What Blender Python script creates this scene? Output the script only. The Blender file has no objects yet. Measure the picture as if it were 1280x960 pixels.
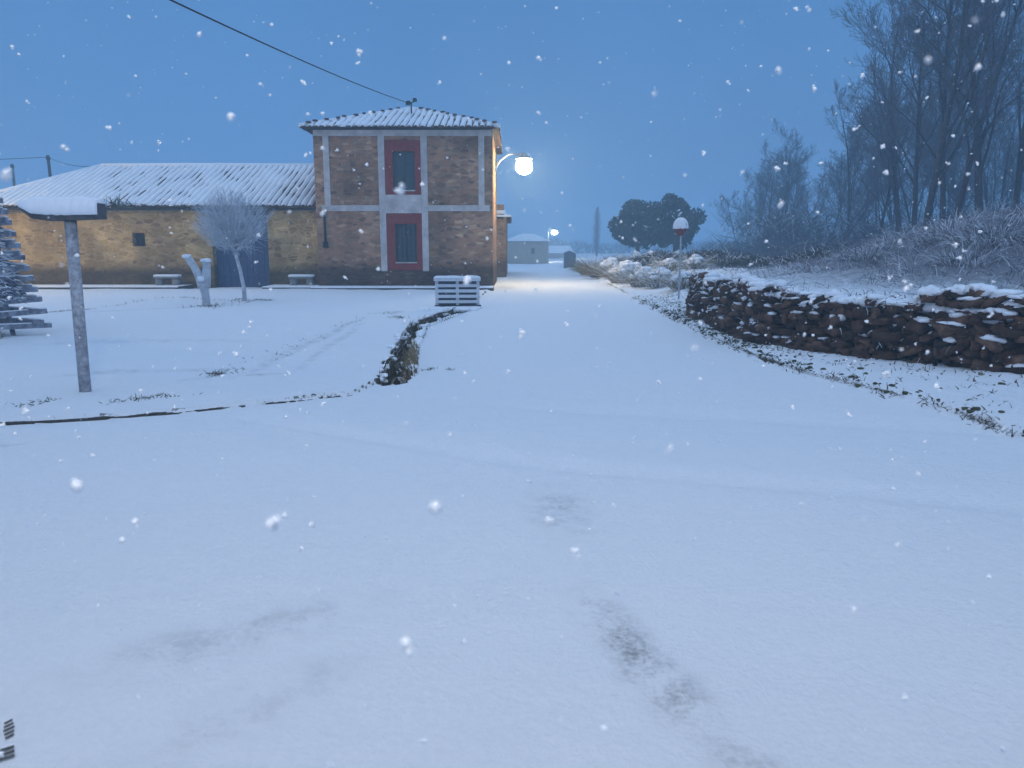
import bpy, math, random
import numpy as np
from mathutils import Vector, Matrix, noise as mnoise

R = math.radians
scene = bpy.context.scene
col = scene.collection
rng = random.Random(7)

# ------------------------------------------------------------------ helpers
class MB:
    """collects geometry; build() links it as ONE mesh object"""
    def __init__(self): self.v = []; self.f = []; self.m = []
    def add(self, vs, fs, mi=0):
        o = len(self.v)
        self.v.extend([tuple(p) for p in vs])
        self.f.extend([tuple(i + o for i in f) for f in fs])
        self.m.extend([mi] * len(fs))
    def box(self, x0, x1, y0, y1, z0, z1, mi=0, M=None):
        vs = [Vector(p) for p in ((x0,y0,z0),(x1,y0,z0),(x1,y1,z0),(x0,y1,z0),(x0,y0,z1),(x1,y0,z1),(x1,y1,z1),(x0,y1,z1))]
        if M is not None: vs = [M @ p for p in vs]
        self.add(vs, [(0,3,2,1),(4,5,6,7),(0,1,5,4),(1,2,6,5),(2,3,7,6),(3,0,4,7)], mi)
    def tube(self, pts, rad, n=6, cap=True, mi=0):
        pts = [Vector(p) for p in pts]
        if not hasattr(rad, '__len__'): rad = [rad] * len(pts)
        vs = []; fs = []
        ref = Vector((0.3, 0.17, 0.93)).normalized()
        d0 = (pts[-1] - pts[0]).normalized()
        if abs(d0.dot(ref)) > 0.95: ref = Vector((0.95, 0.3, 0.05)).normalized()
        for i, p in enumerate(pts):
            d = (pts[min(i+1, len(pts)-1)] - pts[max(i-1, 0)]).normalized()
            a = d.cross(ref).normalized(); b = d.cross(a)
            for k in range(n):
                t = 2*math.pi*k/n
                vs.append(p + (a*math.cos(t) + b*math.sin(t))*rad[i])
        for i in range(len(pts)-1):
            for k in range(n):
                k2 = (k+1) % n
                fs.append((i*n+k, i*n+k2, (i+1)*n+k2, (i+1)*n+k))
        if cap:
            fs.append(tuple(range(n-1, -1, -1))); fs.append(tuple((len(pts)-1)*n + k for k in range(n)))
        self.add(vs, fs, mi)
    def prism(self, outline, y0, y1, mi=0, M=None):
        n = len(outline)
        vs = [Vector((x, y0, z)) for x, z in outline] + [Vector((x, y1, z)) for x, z in outline]
        if M is not None: vs = [M @ p for p in vs]
        fs = [tuple(range(n)), tuple(range(2*n-1, n-1, -1))]
        fs += [(i, i+n, (i+1) % n + n, (i+1) % n) for i in range(n)]
        self.add(vs, fs, mi)
    def lathe(self, prof, c, n=16, M=None):
        vs = []; fs = []
        for r, z in prof:
            for k in range(n):
                t = 2*math.pi*k/n
                p = Vector((r*math.cos(t), r*math.sin(t), z))
                vs.append((M @ p if M is not None else p) + Vector(c))
        m = len(prof)
        for i in range(m-1):
            for k in range(n):
                k2 = (k+1) % n
                fs.append((i*n+k, i*n+k2, (i+1)*n+k2, (i+1)*n+k))
        fs.append(tuple(range(n-1, -1, -1))); fs.append(tuple((m-1)*n+k for k in range(n)))
        self.add(vs, fs)
    def stone(self, c, s, rz, rg, e=0.55, jit=0.10, mi=0, tilt=0.0):
        """a rounded irregular block: superellipsoid lattice"""
        vs = []; idx = {}
        ax = rg.uniform(-jit, jit); ay = rg.uniform(-jit, jit)
        Mz = Matrix.Rotation(rz, 3, 'Z') @ Matrix.Rotation(tilt, 3, 'Y')
        for i in range(4):
            for j in range(4):
                for k in range(4):
                    if 0 < i < 3 and 0 < j < 3 and 0 < k < 3: continue
                    p = Vector((i/1.5-1, j/1.5-1, k/1.5-1))
                    q = p.normalized()
                    w = p.lerp(q*1.12, e)
                    w = Vector((w.x*s[0]*(1+ax*w.z), w.y*s[1]*(1+ay*w.x), w.z*s[2]*(1+ay*w.x)))
                    w += Vector((rg.uniform(-1,1)*s[0], rg.uniform(-1,1)*s[1], rg.uniform(-1,1)*s[2]))*jit*0.7
                    idx[(i,j,k)] = len(vs); vs.append(Mz @ w + Vector(c))
        fs = []
        for a in range(3):
            for b in range(3):
                for s0, fl in ((0, True), (3, False)):
                    for axn in range(3):
                        def key(u, v):
                            t = [u, v]; t.insert(axn, s0); return idx[tuple(t)]
                        q = (key(a,b), key(a+1,b), key(a+1,b+1), key(a,b+1))
                        if (axn == 1) != fl: q = q[::-1]
                        fs.append(q)
        self.add(vs, fs, mi)
    def blade(self, p, d, L, w, droop, rg, segs=3, mi=0):
        p = Vector(p); d = Vector(d).normalized()
        side = d.cross(Vector((rg.uniform(-1,1), rg.uniform(-1,1), 0.2))).normalized()*w
        vs = []; q = p.copy(); dd = d.copy()
        for i in range(segs+1):
            k = 1 - 0.8*i/segs
            vs += [q - side*k, q + side*k]
            q = q + dd*(L/segs); dd = (dd + Vector((0,0,-droop))).normalized()
        self.add(vs, [(2*i, 2*i+1, 2*i+3, 2*i+2) for i in range(segs)], mi)
    def build(self, name, mats, parent=None, smooth=False, bevel=0.0):
        me = bpy.data.meshes.new(name)
        me.from_pydata(self.v, [], self.f)
        if not isinstance(mats, (list, tuple)): mats = [mats]
        for m in mats: me.materials.append(m)
        if len(mats) > 1: me.polygons.foreach_set('material_index', self.m)
        if smooth: me.polygons.foreach_set('use_smooth', [True]*len(self.f))
        me.validate(); me.update()
        o = bpy.data.objects.new(name, me); col.objects.link(o)
        if parent is not None: o.parent = parent
        if bevel:
            b = o.modifiers.new('bevel', 'BEVEL'); b.width = bevel; b.segments = 2; b.limit_method = 'ANGLE'
        return o

def tag(o, label=None, cat=None, group=None, kind=None):
    if label: o['label'] = label
    if cat: o['category'] = cat
    if group: o['group'] = group
    if kind: o['kind'] = kind
    return o

def thing(name, loc, label, cat, group=None, rz=0.0):
    o = bpy.data.objects.new(name, None); col.objects.link(o)
    o.location = loc; o.rotation_euler = (0, 0, rz); o.empty_display_size = 0.2
    return tag(o, label, cat, group)

def copy_tree(o, parent=None):
    c = o.copy(); col.objects.link(c)
    if parent is not None: c.parent = parent
    for ch in o.children: copy_tree(ch, c)
    return c

def interp(v, xs, ys):
    return float(np.interp(v, xs, ys))
def sstep(a, b, v):
    t = min(1.0, max(0.0, (v-a)/(b-a))); return t*t*(3-2*t)

# ------------------------------------------------------------------ camera geometry (metres)
CAM_H = 1.6; PITCH = math.atan(172/960); FPX = 960.0
def ray(px, py):
    u = px-640; v = py-480
    return Vector((u, FPX*math.cos(PITCH) - v*math.sin(PITCH), -FPX*math.sin(PITCH) - v*math.cos(PITCH)))
def at(px, py, Y):
    d = ray(px, py); t = Y/d.y
    return Vector((d.x*t, Y, CAM_H + d.z*t))
def gp(px, py, z=0.0):
    d = ray(px, py); t = (z-CAM_H)/d.z
    return Vector((d.x*t, d.y*t, z))

# ------------------------------------------------------------------ materials
def new_mat(name):
    m = bpy.data.materials.new(name); m.use_nodes = True
    nt = m.node_tree; b = nt.nodes['Principled BSDF']
    return m, nt, b
def nd(nt, t, **kw):
    n = nt.nodes.new(t)
    for k, v in kw.items(): setattr(n, k, v)
    return n
def ramp(nt, src, p0, c0, p1, c1, mid=None):
    r = nd(nt, 'ShaderNodeValToRGB')
    e = r.color_ramp.elements
    e[0].position = p0; e[0].color = (*c0, 1); e[1].position = p1; e[1].color = (*c1, 1)
    if mid:
        for pm, cm in mid:
            x = e.new(pm); x.color = (*cm, 1)
    nt.links.new(src, r.inputs[0]); return r
def noise_node(nt, scale, detail=5, rough=0.6, vec=None):
    n = nd(nt, 'ShaderNodeTexNoise'); n.inputs['Scale'].default_value = scale
    n.inputs['Detail'].default_value = detail; n.inputs['Roughness'].default_value = rough
    if vec is not None: nt.links.new(vec, n.inputs['Vector'])
    return n
def bump(nt, b, src, strength, dist):
    n = nd(nt, 'ShaderNodeBump'); n.inputs['Strength'].default_value = strength; n.inputs['Distance'].default_value = dist
    nt.links.new(src, n.inputs['Height']); nt.links.new(n.outputs[0], b.inputs['Normal']); return n

def mottled(name, c0, c1, scale=6, rough=0.85, bstr=0.3, bdist=0.01, spec=0.2):
    m, nt, b = new_mat(name)
    tc = nd(nt, 'ShaderNodeTexCoord')
    n = noise_node(nt, scale, 6, 0.65, tc.outputs['Object'])
    r = ramp(nt, n.outputs[0], 0.3, c0, 0.7, c1)
    nt.links.new(r.outputs[0], b.inputs['Base Color'])
    b.inputs['Roughness'].default_value = rough; b.inputs['Specular IOR Level'].default_value = spec
    bump(nt, b, n.outputs[0], bstr, bdist)
    return m

SNOW_A = (0.80, 0.82, 0.86); SNOW_B = (0.88, 0.89, 0.92)
def snow_plain(name='snow'):
    m, nt, b = new_mat(name)
    tc = nd(nt, 'ShaderNodeTexCoord')
    n = noise_node(nt, 22, 8, 0.7, tc.outputs['Object'])
    r = ramp(nt, n.outputs[0], 0.3, SNOW_A, 0.7, SNOW_B)
    nt.links.new(r.outputs[0], b.inputs['Base Color']); b.inputs['Roughness'].default_value = 0.8
    b.inputs['Specular IOR Level'].default_value = 0.15
    bump(nt, b, n.outputs[0], 0.5, 0.02)
    return m
M_SNOW = snow_plain()

def snow_ground():
    m, nt, b = new_mat('snow_ground'); L = nt.links
    tc = nd(nt, 'ShaderNodeTexCoord'); obj = tc.outputs['Object']
    nf = noise_node(nt, 38, 9, 0.72, obj); nm = noise_node(nt, 5, 6, 0.62, obj)
    fine = noise_node(nt, 130, 4, 0.7, obj)
    base = ramp(nt, nf.outputs[0], 0.3, SNOW_A, 0.7, SNOW_B)
    # earth where the ground is too steep to hold snow
    geo = nd(nt, 'ShaderNodeNewGeometry'); sep = nd(nt, 'ShaderNodeSeparateXYZ'); L.new(geo.outputs['Normal'], sep.inputs[0])
    add = nd(nt, 'ShaderNodeMath', operation='MULTIPLY_ADD'); L.new(nf.outputs[0], add.inputs[0]); add.inputs[1].default_value = 0.5; L.new(sep.outputs['Z'], add.inputs[2])
    steep = ramp(nt, add.outputs[0], 1.04, (1,1,1), 1.17, (0,0,0)) if False else None
    mr = nd(nt, 'ShaderNodeMapRange'); mr.inputs['From Min'].default_value = 1.00; mr.inputs['From Max'].default_value = 1.10
    mr.inputs['To Min'].default_value = 1.0; mr.inputs['To Max'].default_value = 0.0
    L.new(add.outputs[0], mr.inputs['Value'])
    earth = ramp(nt, nf.outputs[0], 0.35, (0.03,0.022,0.014), 0.7, (0.13,0.095,0.06))
    # worn, thin patches where dark asphalt grit shows through the snow
    total = None
    for (cx, cy, ang, hx, hy, amt) in THIN:
        mp = nd(nt, 'ShaderNodeMapping', vector_type='TEXTURE')
        mp.inputs['Location'].default_value = (cx, cy, 0); mp.inputs['Rotation'].default_value = (0, 0, ang); mp.inputs['Scale'].default_value = (hx, hy, 50)
        L.new(obj, mp.inputs['Vector'])
        ln = nd(nt, 'ShaderNodeVectorMath', operation='LENGTH'); L.new(mp.outputs[0], ln.inputs[0])
        q = nd(nt, 'ShaderNodeMapRange', interpolation_type='SMOOTHSTEP'); q.inputs['From Min'].default_value = 0.15; q.inputs['From Max'].default_value = 1.25
        q.inputs['To Min'].default_value = amt; q.inputs['To Max'].default_value = 0.0
        L.new(ln.outputs['Value'], q.inputs['Value'])
        if total is None: total = q.outputs[0]
        else:
            mx = nd(nt, 'ShaderNodeMath', operation='MAXIMUM'); L.new(total, mx.inputs[0]); L.new(q.outputs[0], mx.inputs[1]); total = mx.outputs[0]
    grit = nd(nt, 'ShaderNodeMapRange', interpolation_type='SMOOTHSTEP'); grit.inputs['From Min'].default_value = 0.42; grit.inputs['From Max'].default_value = 0.68
    mixn = nd(nt, 'ShaderNodeMath', operation='MULTIPLY_ADD'); L.new(nm.outputs[0], mixn.inputs[0]); mixn.inputs[1].default_value = 0.5
    half = nd(nt, 'ShaderNodeMath', operation='MULTIPLY'); L.new(nf.outputs[0], half.inputs[0]); half.inputs[1].default_value = 0.5
    L.new(half.outputs[0], mixn.inputs[2]); L.new(mixn.outputs[0], grit.inputs['Value'])
    gm = nd(nt, 'ShaderNodeMath', operation='MULTIPLY'); L.new(grit.outputs[0], gm.inputs[0]); L.new(total, gm.inputs[1])
    mA = nd(nt, 'ShaderNodeMix', data_type='RGBA'); L.new(gm.outputs[0], mA.inputs['Factor'])
    L.new(base.outputs[0], mA.inputs['A']); mA.inputs['B'].default_value = (0.10, 0.105, 0.12, 1)
    mB = nd(nt, 'ShaderNodeMix', data_type='RGBA'); L.new(mr.outputs[0], mB.inputs['Factor'])
    at_ = nd(nt, 'ShaderNodeAttribute', attribute_name='weed')
    wd = nd(nt, 'ShaderNodeMath', operation='MULTIPLY_ADD'); L.new(at_.outputs['Fac'], wd.inputs[0]); wd.inputs[1].default_value = 1.0
    ws = nd(nt, 'ShaderNodeMath', operation='ADD'); L.new(mixn.outputs[0], ws.inputs[0]); ws.inputs[1].default_value = -1.0; L.new(ws.outputs[0], wd.inputs[2])
    wr = nd(nt, 'ShaderNodeMapRange', interpolation_type='SMOOTHSTEP'); wr.inputs['From Min'].default_value = -.28; wr.inputs['From Max'].default_value = .25; L.new(wd.outputs[0], wr.inputs['Value'])
    wc = ramp(nt, nf.outputs[0], 0.35, (0.06,0.055,0.055), 0.68, (0.40,0.40,0.44))
    mW = nd(nt, 'ShaderNodeMix', data_type='RGBA'); L.new(wr.outputs[0], mW.inputs['Factor']); L.new(mA.outputs['Result'], mW.inputs['A']); L.new(wc.outputs[0], mW.inputs['B'])
    L.new(mW.outputs['Result'], mB.inputs['A']); L.new(earth.outputs[0], mB.inputs['B'])
    L.new(mB.outputs['Result'], b.inputs['Base Color'])
    b.inputs['Roughness'].default_value = 0.8; b.inputs['Specular IOR Level'].default_value = 0.15
    s = nd(nt, 'ShaderNodeMath', operation='MULTIPLY_ADD'); L.new(nm.outputs[0], s.inputs[0]); s.inputs[1].default_value = 1.6; L.new(nf.outputs[0], s.inputs[2])
    s2 = nd(nt, 'ShaderNodeMath', operation='MULTIPLY_ADD'); L.new(fine.outputs[0], s2.inputs[0]); s2.inputs[1].default_value = 0.25; L.new(s.outputs[0], s2.inputs[2])
    bump(nt, b, s2.outputs[0], 0.9, 0.025)
    return m
THIN = [(0.50, 2.82, math.atan2(-1.04, .31), 0.72, 0.17, 0.75), (0.30, 4.55, 1.6, 0.55, 0.24, 0.45),
        (-1.15, 2.95, 0.6, 0.75, 0.24, 0.32), (-0.9, 2.45, 0.9, 0.6, 0.2, 0.22), (0.75, 2.1, -1.2, 0.35, 0.14, 0.45), (-3.35, 13.2, 0, .13, 4.6, .62), (-2.95, 12.8, .05, .10, 4.0, .5), (-8.8, 19.4, .73, 3.2, .14, .6), (-6.3, 12.6, .1, 2.4, .25, .3), (-4.6, 9.6, .25, 1.6, .18, .4),
        (0.05, 36, 1.5, 6, 1.2, 0.18), (-0.3, 30.5, 1.4, 2.5, 0.5, 0.5), (-3.3, 9.3, 0.5, 0.9, 0.12, 0.5), (-4.2, 6.1, 0.55, 0.22, 0.07, 0.8)]
M_GROUND = snow_ground()

def masonry(name, cols, mortar, sx, sz, bstr=0.6, damp=None):
    """rubble stone: stretched voronoi cells with mortar joints; damp = height below which the wall is soaked dark"""
    m, nt, b = new_mat(name); L = nt.links
    tc = nd(nt, 'ShaderNodeTexCoord')
    wob = noise_node(nt, 2.2, 3, 0.5, tc.outputs['Object'])
    mixv = nd(nt, 'ShaderNodeMix', data_type='VECTOR'); mixv.inputs['Factor'].default_value = 0.12
    L.new(tc.outputs['Object'], mixv.inputs['A']); L.new(wob.outputs['Color'], mixv.inputs['B'])
    mp = nd(nt, 'ShaderNodeMapping'); mp.inputs['Scale'].default_value = (sx, sx, sz); L.new(mixv.outputs['Result'], mp.inputs['Vector'])
    v1 = nd(nt, 'ShaderNodeTexVoronoi'); v1.inputs['Scale'].default_value = 1; v1.inputs['Randomness'].default_value = 1.0; L.new(mp.outputs[0], v1.inputs['Vector'])
    v2 = nd(nt, 'ShaderNodeTexVoronoi', feature='DISTANCE_TO_EDGE'); v2.inputs['Scale'].default_value = 1; v2.inputs['Randomness'].default_value = 1.0; L.new(mp.outputs[0], v2.inputs['Vector'])
    sc = nd(nt, 'ShaderNodeSeparateColor'); L.new(v1.outputs['Color'], sc.inputs[0])
    rp = ramp(nt, sc.outputs[0], 0.0, cols[0], 1.0, cols[-1], [((i+1)/(len(cols)-1), c) for i, c in enumerate(cols[1:-1])])
    big = noise_node(nt, 0.7, 4, 0.6, tc.outputs['Object'])
    var = nd(nt, 'ShaderNodeMapRange'); var.inputs['From Min'].default_value = 0.3; var.inputs['From Max'].default_value = 0.7
    var.inputs['To Min'].default_value = 0.5; var.inputs['To Max'].default_value = 1.4; L.new(big.outputs[0], var.inputs['Value'])
    joint = nd(nt, 'ShaderNodeMapRange'); joint.inputs['From Min'].default_value = 0.03; joint.inputs['From Max'].default_value = 0.11; L.new(v2.outputs['Distance'], joint.inputs['Value'])
    mx = nd(nt, 'ShaderNodeMix', data_type='RGBA'); L.new(joint.outputs[0], mx.inputs['Factor']); mx.inputs['A'].default_value = (*mortar, 1); L.new(rp.outputs[0], mx.inputs['B'])
    hsv = nd(nt, 'ShaderNodeHueSaturation'); L.new(mx.outputs['Result'], hsv.inputs['Color']); L.new(var.outputs[0], hsv.inputs['Value'])
    out = hsv.outputs[0]
    if damp:
        sx_ = nd(nt, 'ShaderNodeSeparateXYZ'); L.new(tc.outputs['Object'], sx_.inputs[0])
        ad = nd(nt, 'ShaderNodeMath', operation='MULTIPLY_ADD'); L.new(big.outputs[0], ad.inputs[0]); ad.inputs[1].default_value = -0.9; L.new(sx_.outputs['Z'], ad.inputs[2])
        mr = nd(nt, 'ShaderNodeMapRange', interpolation_type='SMOOTHSTEP'); mr.inputs['From Min'].default_value = damp-0.7; mr.inputs['From Max'].default_value = damp-0.25
        mr.inputs['To Min'].default_value = 0.28; mr.inputs['To Max'].default_value = 1.0; L.new(ad.outputs[0], mr.inputs['Value'])
        h2 = nd(nt, 'ShaderNodeHueSaturation'); L.new(out, h2.inputs['Color']); L.new(mr.outputs[0], h2.inputs['Value']); out = h2.outputs[0]
    L.new(out, b.inputs['Base Color']); b.inputs['Roughness'].default_value = 0.9; b.inputs['Specular IOR Level'].default_value = 0.15
    bump(nt, b, joint.outputs[0], bstr, 0.03)
    return m
M_BARN = masonry('barn_stone', [(0.26,0.145,0.055),(0.48,0.30,0.11),(0.36,0.215,0.075),(0.58,0.39,0.18)], (0.50,0.35,0.17), 3.9, 8.5, damp=0.85)
M_HOUSE = masonry('house_stone', [(0.32,0.15,0.075),(0.44,0.22,0.115),(0.20,0.10,0.06),(0.56,0.33,0.19)], (0.36,0.23,0.145), 4.2, 10, damp=0.95)
M_PALE = mottled('pale_render', (0.36,0.28,0.19), (0.48,0.38,0.27), 2)
M_TRIM = mottled('lime_trim', (0.36,0.32,0.30), (0.66,0.60,0.57), 2.2, bstr=0.3)
M_RED = mottled('red_brick_paint', (0.17,0.026,0.02), (0.30,0.05,0.04), 8)
M_TILE = mottled('clay_tile', (0.07,0.04,0.03), (0.16,0.09,0.06), 9)
M_GATE = mottled('blue_gate_paint', (0.05,0.075,0.15), (0.075,0.105,0.19), 5, rough=0.6)
M_DARKWOOD = mottled('dark_wood', (0.025,0.02,0.017), (0.06,0.045,0.035), 12)
M_GREEN = mottled('green_window_paint', (0.02,0.045,0.04), (0.035,0.07,0.06), 8, rough=0.5)
M_CONC = mottled('concrete', (0.16,0.16,0.16), (0.28,0.27,0.26), 10)
M_DARKCONC = mottled('wet_kerb_stone', (0.03,0.028,0.026), (0.09,0.08,0.07), 14)
M_STEEL = mottled('galvanised_steel', (0.30,0.32,0.34), (0.42,0.44,0.46), 20, rough=0.55, spec=0.4)
M_POST = mottled('frosted_post', (0.16,0.16,0.18), (0.50,0.51,0.55), 16, bstr=0.5)
M_WHITEW = mottled('white_painted_wood', (0.60,0.61,0.64), (0.72,0.73,0.75), 7)
M_STONE = mottled('dry_wall_stone', (0.038,0.021,0.014), (0.135,0.072,0.045), 7, bstr=0.9, bdist=0.03)
def per_stone(m):
    nt = m.node_tree; b = nt.nodes['Principled BSDF']; src = b.inputs['Base Color'].links[0].from_socket
    g = nd(nt, 'ShaderNodeNewGeometry'); mr = nd(nt, 'ShaderNodeMapRange'); mr.inputs['To Min'].default_value = .4; mr.inputs['To Max'].default_value = 1.7
    nt.links.new(g.outputs['Random Per Island'], mr.inputs['Value'])
    h = nd(nt, 'ShaderNodeHueSaturation'); nt.links.new(src, h.inputs['Color']); nt.links.new(mr.outputs[0], h.inputs['Value']); nt.links.new(h.outputs[0], b.inputs['Base Color'])
per_stone(M_STONE)
M_BARK = mottled('bark', (0.035,0.032,0.035), (0.085,0.08,0.085), 8, bstr=0.6)
M_TWIG = mottled('twig', (0.06,0.065,0.08), (0.15,0.155,0.18), 3)
M_FROSTTWIG = mottled('frosted_twig', (0.34,0.36,0.40), (0.66,0.68,0.72), 5)
M_LIMEBARK = mottled('frosted_bark', (0.33,0.34,0.38), (0.62,0.63,0.66), 6)
M_PINE = mottled('pine_needles', (0.012,0.030,0.030), (0.04,0.065,0.055), 1.1)
M_STRAW = mottled('straw', (0.16,0.12,0.06), (0.30,0.23,0.12), 3)
M_WEED = mottled('frosted_weed', (0.05,0.04,0.045), (0.34,0.34,0.39), 1.6)
M_DARKGRASS = mottled('dark_grass', (0.03,0.032,0.018), (0.10,0.095,0.05), 4)
M_CABLE = mottled('black_cable', (0.012,0.012,0.013), (0.03,0.03,0.03), 4)
M_BRAMBLE = mottled('dead_bramble', (0.03,0.018,0.012), (0.10,0.06,0.04), 5)
M_SIGNRED = mottled('red_sign_paint', (0.12,0.035,0.04), (0.18,0.06,0.065), 6, rough=0.5)
M_BOARD = mottled('weathered_board', (0.05,0.05,0.055), (0.12,0.12,0.13), 9)
M_PLANK = mottled('frosted_plank', (0.10,0.10,0.13), (0.42,0.44,0.50), 7)
M_BLUEGREY = mottled('bluegrey_sheet', (0.07,0.09,0.13), (0.11,0.14,0.19), 3)
def glass_mat():
    m, nt, b = new_mat('window_glass')
    b.inputs['Base Color'].default_value = (0.03, 0.05, 0.055, 1); b.inputs['Roughness'].default_value = 0.08
    b.inputs['Specular IOR Level'].default_value = 0.7; return m
M_GLASS = glass_mat()
def emit(name, c, s):
    m, nt, b = new_mat(name)
    b.inputs['Base Color'].default_value = (0.8,0.8,0.8,1); b.inputs['Emission Color'].default_value = (*c, 1); b.inputs['Emission Strength'].default_value = s
    return m

# ------------------------------------------------------------------ terrain
ROAD_RY = [-60, 4, 6.4, 8, 10.7, 15.1, 22.9, 34.9, 51, 110, 400]
ROAD_RX = [12, 5.2, 4.4, 4.1, 3.55, 3.5, 3.75, 4.2, 4.4, 6.0, 14]
BANK_Y = [-60, 5.5, 7.0, 9.1, 10.0, 10.9, 12.0, 17.3, 22, 35, 60, 110, 400]
BANK_X = [40, 12, 9.0, 6.25, 5.6, 4.8, 3.95, 4.1, 5.0, 5.7, 6.5, 8, 17]
KX = [-60, -9, -4.68, -3.14, -1.74, -1.6]
KY = [0, 5.2, 6.85, 7.37, 8.19, 8.9]
DY = [8.6, 9.44, 12.9, 15.2, 17.6, 19.3]
DX = [-1.42, -1.44, -1.78, -1.90, -1.60, -1.25]
LEFT_Y = [8.9, 9.4, 12.9, 15.2, 17.9, 19.6, 26, 30, 40, 60, 110, 400]
LEFT_X = [-1.55, -1.2, -1.55, -1.68, -1.25, -1.15, -0.95, -0.75, -0.35, -0.6, -1.0, 1.0]

def plot_side(x, y):
    if x < -1.6 and y < 8.9: return y > interp(x, KX, KY)
    if y < 8.9: return False
    return x < interp(y, LEFT_Y, LEFT_X)
def n2(x, y, s, o=0.0): return mnoise.noise(Vector((x*s + o, y*s - o, o*1.7)))
def height(x, y):
    z = -0.8*sstep(35, 115, y)
    z += 0.034*n2(x, y, 0.55, 3.1) + 0.006*n2(x, y, 3.2, 9)
    if y < 29.2 and x < 0 and plot_side(x, y):
        z -= .03*(math.exp(-((x+3.35)/.14)**2) + .8*math.exp(-((x+2.95-.03*(y-12))/.12)**2))*sstep(9, 9.8, y)*(1-sstep(17, 19, y))*(.6+.8*n2(x, y, 2.5, 8))
        z += 0.05 + 0.04*n2(x, y, 0.9, 5) + 0.012*n2(x, y, 4.5, 1)
    # shallow grooves shaped into the snow to stand in for soft shadow bands
    if 3.5 < y < 9 and -3.5 < x < 8:
        for xs_, ys_, wd, dp in (((-3.0, -.1, 1.5, 3.1, 8), (7.4, 5.75, 5.15, 4.65, 4.2), .14, .05), ((-.6, 2.0, 4.4, 8), (7.9, 7.3, 6.6, 6), .22, .05)):
            if xs_[0] < x:
                dd = (y - interp(x, xs_, ys_))/wd
                z -= dp*math.exp(-dd*dd)*sstep(xs_[0], xs_[0]+.8, x)
    # ditch
    if 8.4 < y < 20.2:
        w = interp(y, [8.6, 9.4, 12.9, 15.2, 18, 20], [0.07, 0.13, 0.09, 0.11, 0.14, 0.14]) * (1 + 0.45*n2(0, y, 1.7))
        dx = abs(x - interp(y, DY, DX) - 0.05*n2(1, y, 2.2))
        k = (1 - sstep(w*0.55, w*1.55, dx + .03*n2(x, y, 6, 3)))*sstep(8.75 + 0.35*(x+1.4), 8.95 + 0.35*(x+1.4), y)*(1 - sstep(19.6, 20.1, y))
        z -= 0.50*k
    # right verge, bank behind the wall, mound
    s = x - interp(y, ROAD_RY, ROAD_RX) - 0.10*n2(x, y, 0.9, 7) - 0.05*n2(x, y, 4, 2)
    if s > -0.3:
        z += 0.085*sstep(-0.07, 0.10, s) + sstep(0, 0.5, s)*(0.03*n2(x, y, 1.8, 4) + 0.018*n2(x, y, 7, 6))
        b = x - interp(y, BANK_Y, BANK_X)
        if y < 18: k = sstep(0.05, 0.4, b)
        else:
            t = sstep(18, 21, y); k = sstep(0.05, 0.4, b)*(1-t) + sstep(-0.8, 2.2, b)*t
        z += k*(0.70 - 0.25*sstep(20, 45, y))
        z += k*(0.05*n2(x, y, 0.8, 11) + 0.03*n2(x, y, 3, 13))
        mound = 1.65*math.exp(-(((x-13.5)/4.6)**2 + ((y-19)/5.0)**2)) + 0.9*math.exp(-(((x-24)/8)**2 + ((y-20)/7)**2))
        z += k*mound*(1 + 0.12*n2(x, y, 1.2, 2))
    return z

def lines(segs):
    out = [segs[0][0]]
    for a, b_, st in segs:
        n = max(1, round((b_-a)/st)); out += [a + (b_-a)*(i+1)/n for i in range(n)]
    return out
def grow(start, end, st, f=1.18):
    out = []; v = start; sgn = 1 if end > start else -1
    while abs(v-start) < abs(end-start):
        v += sgn*st; st *= f; out.append(v)
    return out
gx = lines([(-8, -2.6, .12), (-2.6, -0.9, .04), (-0.9, 3.2, .13), (3.2, 5.4, .034), (5.4, 14, .15), (14, 24, .4)])
gx = sorted(grow(-8, -420, .2)) + gx + grow(24, 420, .6)
gy = lines([(1.0, 5.0, .12), (5.0, 14, .05), (14, 20.2, .08), (20.2, 32, .25), (32, 60, .8)])
gy = sorted(grow(1.0, -90, .3)) + gy + grow(60, 420, 1.2)
NX, NY = len(gx), len(gy)
H = [[height(x, y) for x in gx] for y in gy]
def weedy(x, y):
    b = x - interp(y, BANK_Y, BANK_X)
    if b < .2 or y < 4: return 0.0
    md = math.exp(-(((x-13.5)/6)**2 + ((y-18)/6.5)**2)) + math.exp(-(((x-24)/9)**2 + ((y-20)/8)**2))
    return min(1.0, sstep(.2, 1.2, b)*(.22 + 1.1*md)*(1-.6*sstep(30, 60, y)))
def is_road(x, y):
    if x > interp(y, ROAD_RY, ROAD_RX) - 0.02: return False
    if y < 8.9: return not plot_side(x, y)
    return x > interp(y, LEFT_Y, LEFT_X)
mbg, mbr = MB(), MB()
vg = [(gx[i], gy[j], H[j][i]) for j in range(NY) for i in range(NX)]
fr, fg = [], []
for j in range(NY-1):
    for i in range(NX-1):
        q = (j*NX+i, j*NX+i+1, (j+1)*NX+i+1, (j+1)*NX+i)
        (fr if is_road((gx[i]+gx[i+1])/2, (gy[j]+gy[j+1])/2) else fg).append(q)
def subset(faces):
    used = sorted({k for f in faces for k in f}); mp = {k: i for i, k in enumerate(used)}
    mb = MB(); mb.add([vg[k] for k in used], [tuple(mp[k] for k in f) for f in faces]); return mb
o = subset(fg).build('ground', M_GROUND, smooth=True)
at_ = o.data.attributes.new('weed', 'FLOAT', 'POINT'); at_.data.foreach_set('value', [weedy(v.co.x, v.co.y) for v in o.data.vertices])
tag(o, kind='structure', label='snow covered village green, verge and fields')
o = subset(fr).build('road', M_GROUND, smooth=True); tag(o, kind='structure', label='smooth snow covered village road widening toward the viewer')

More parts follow.
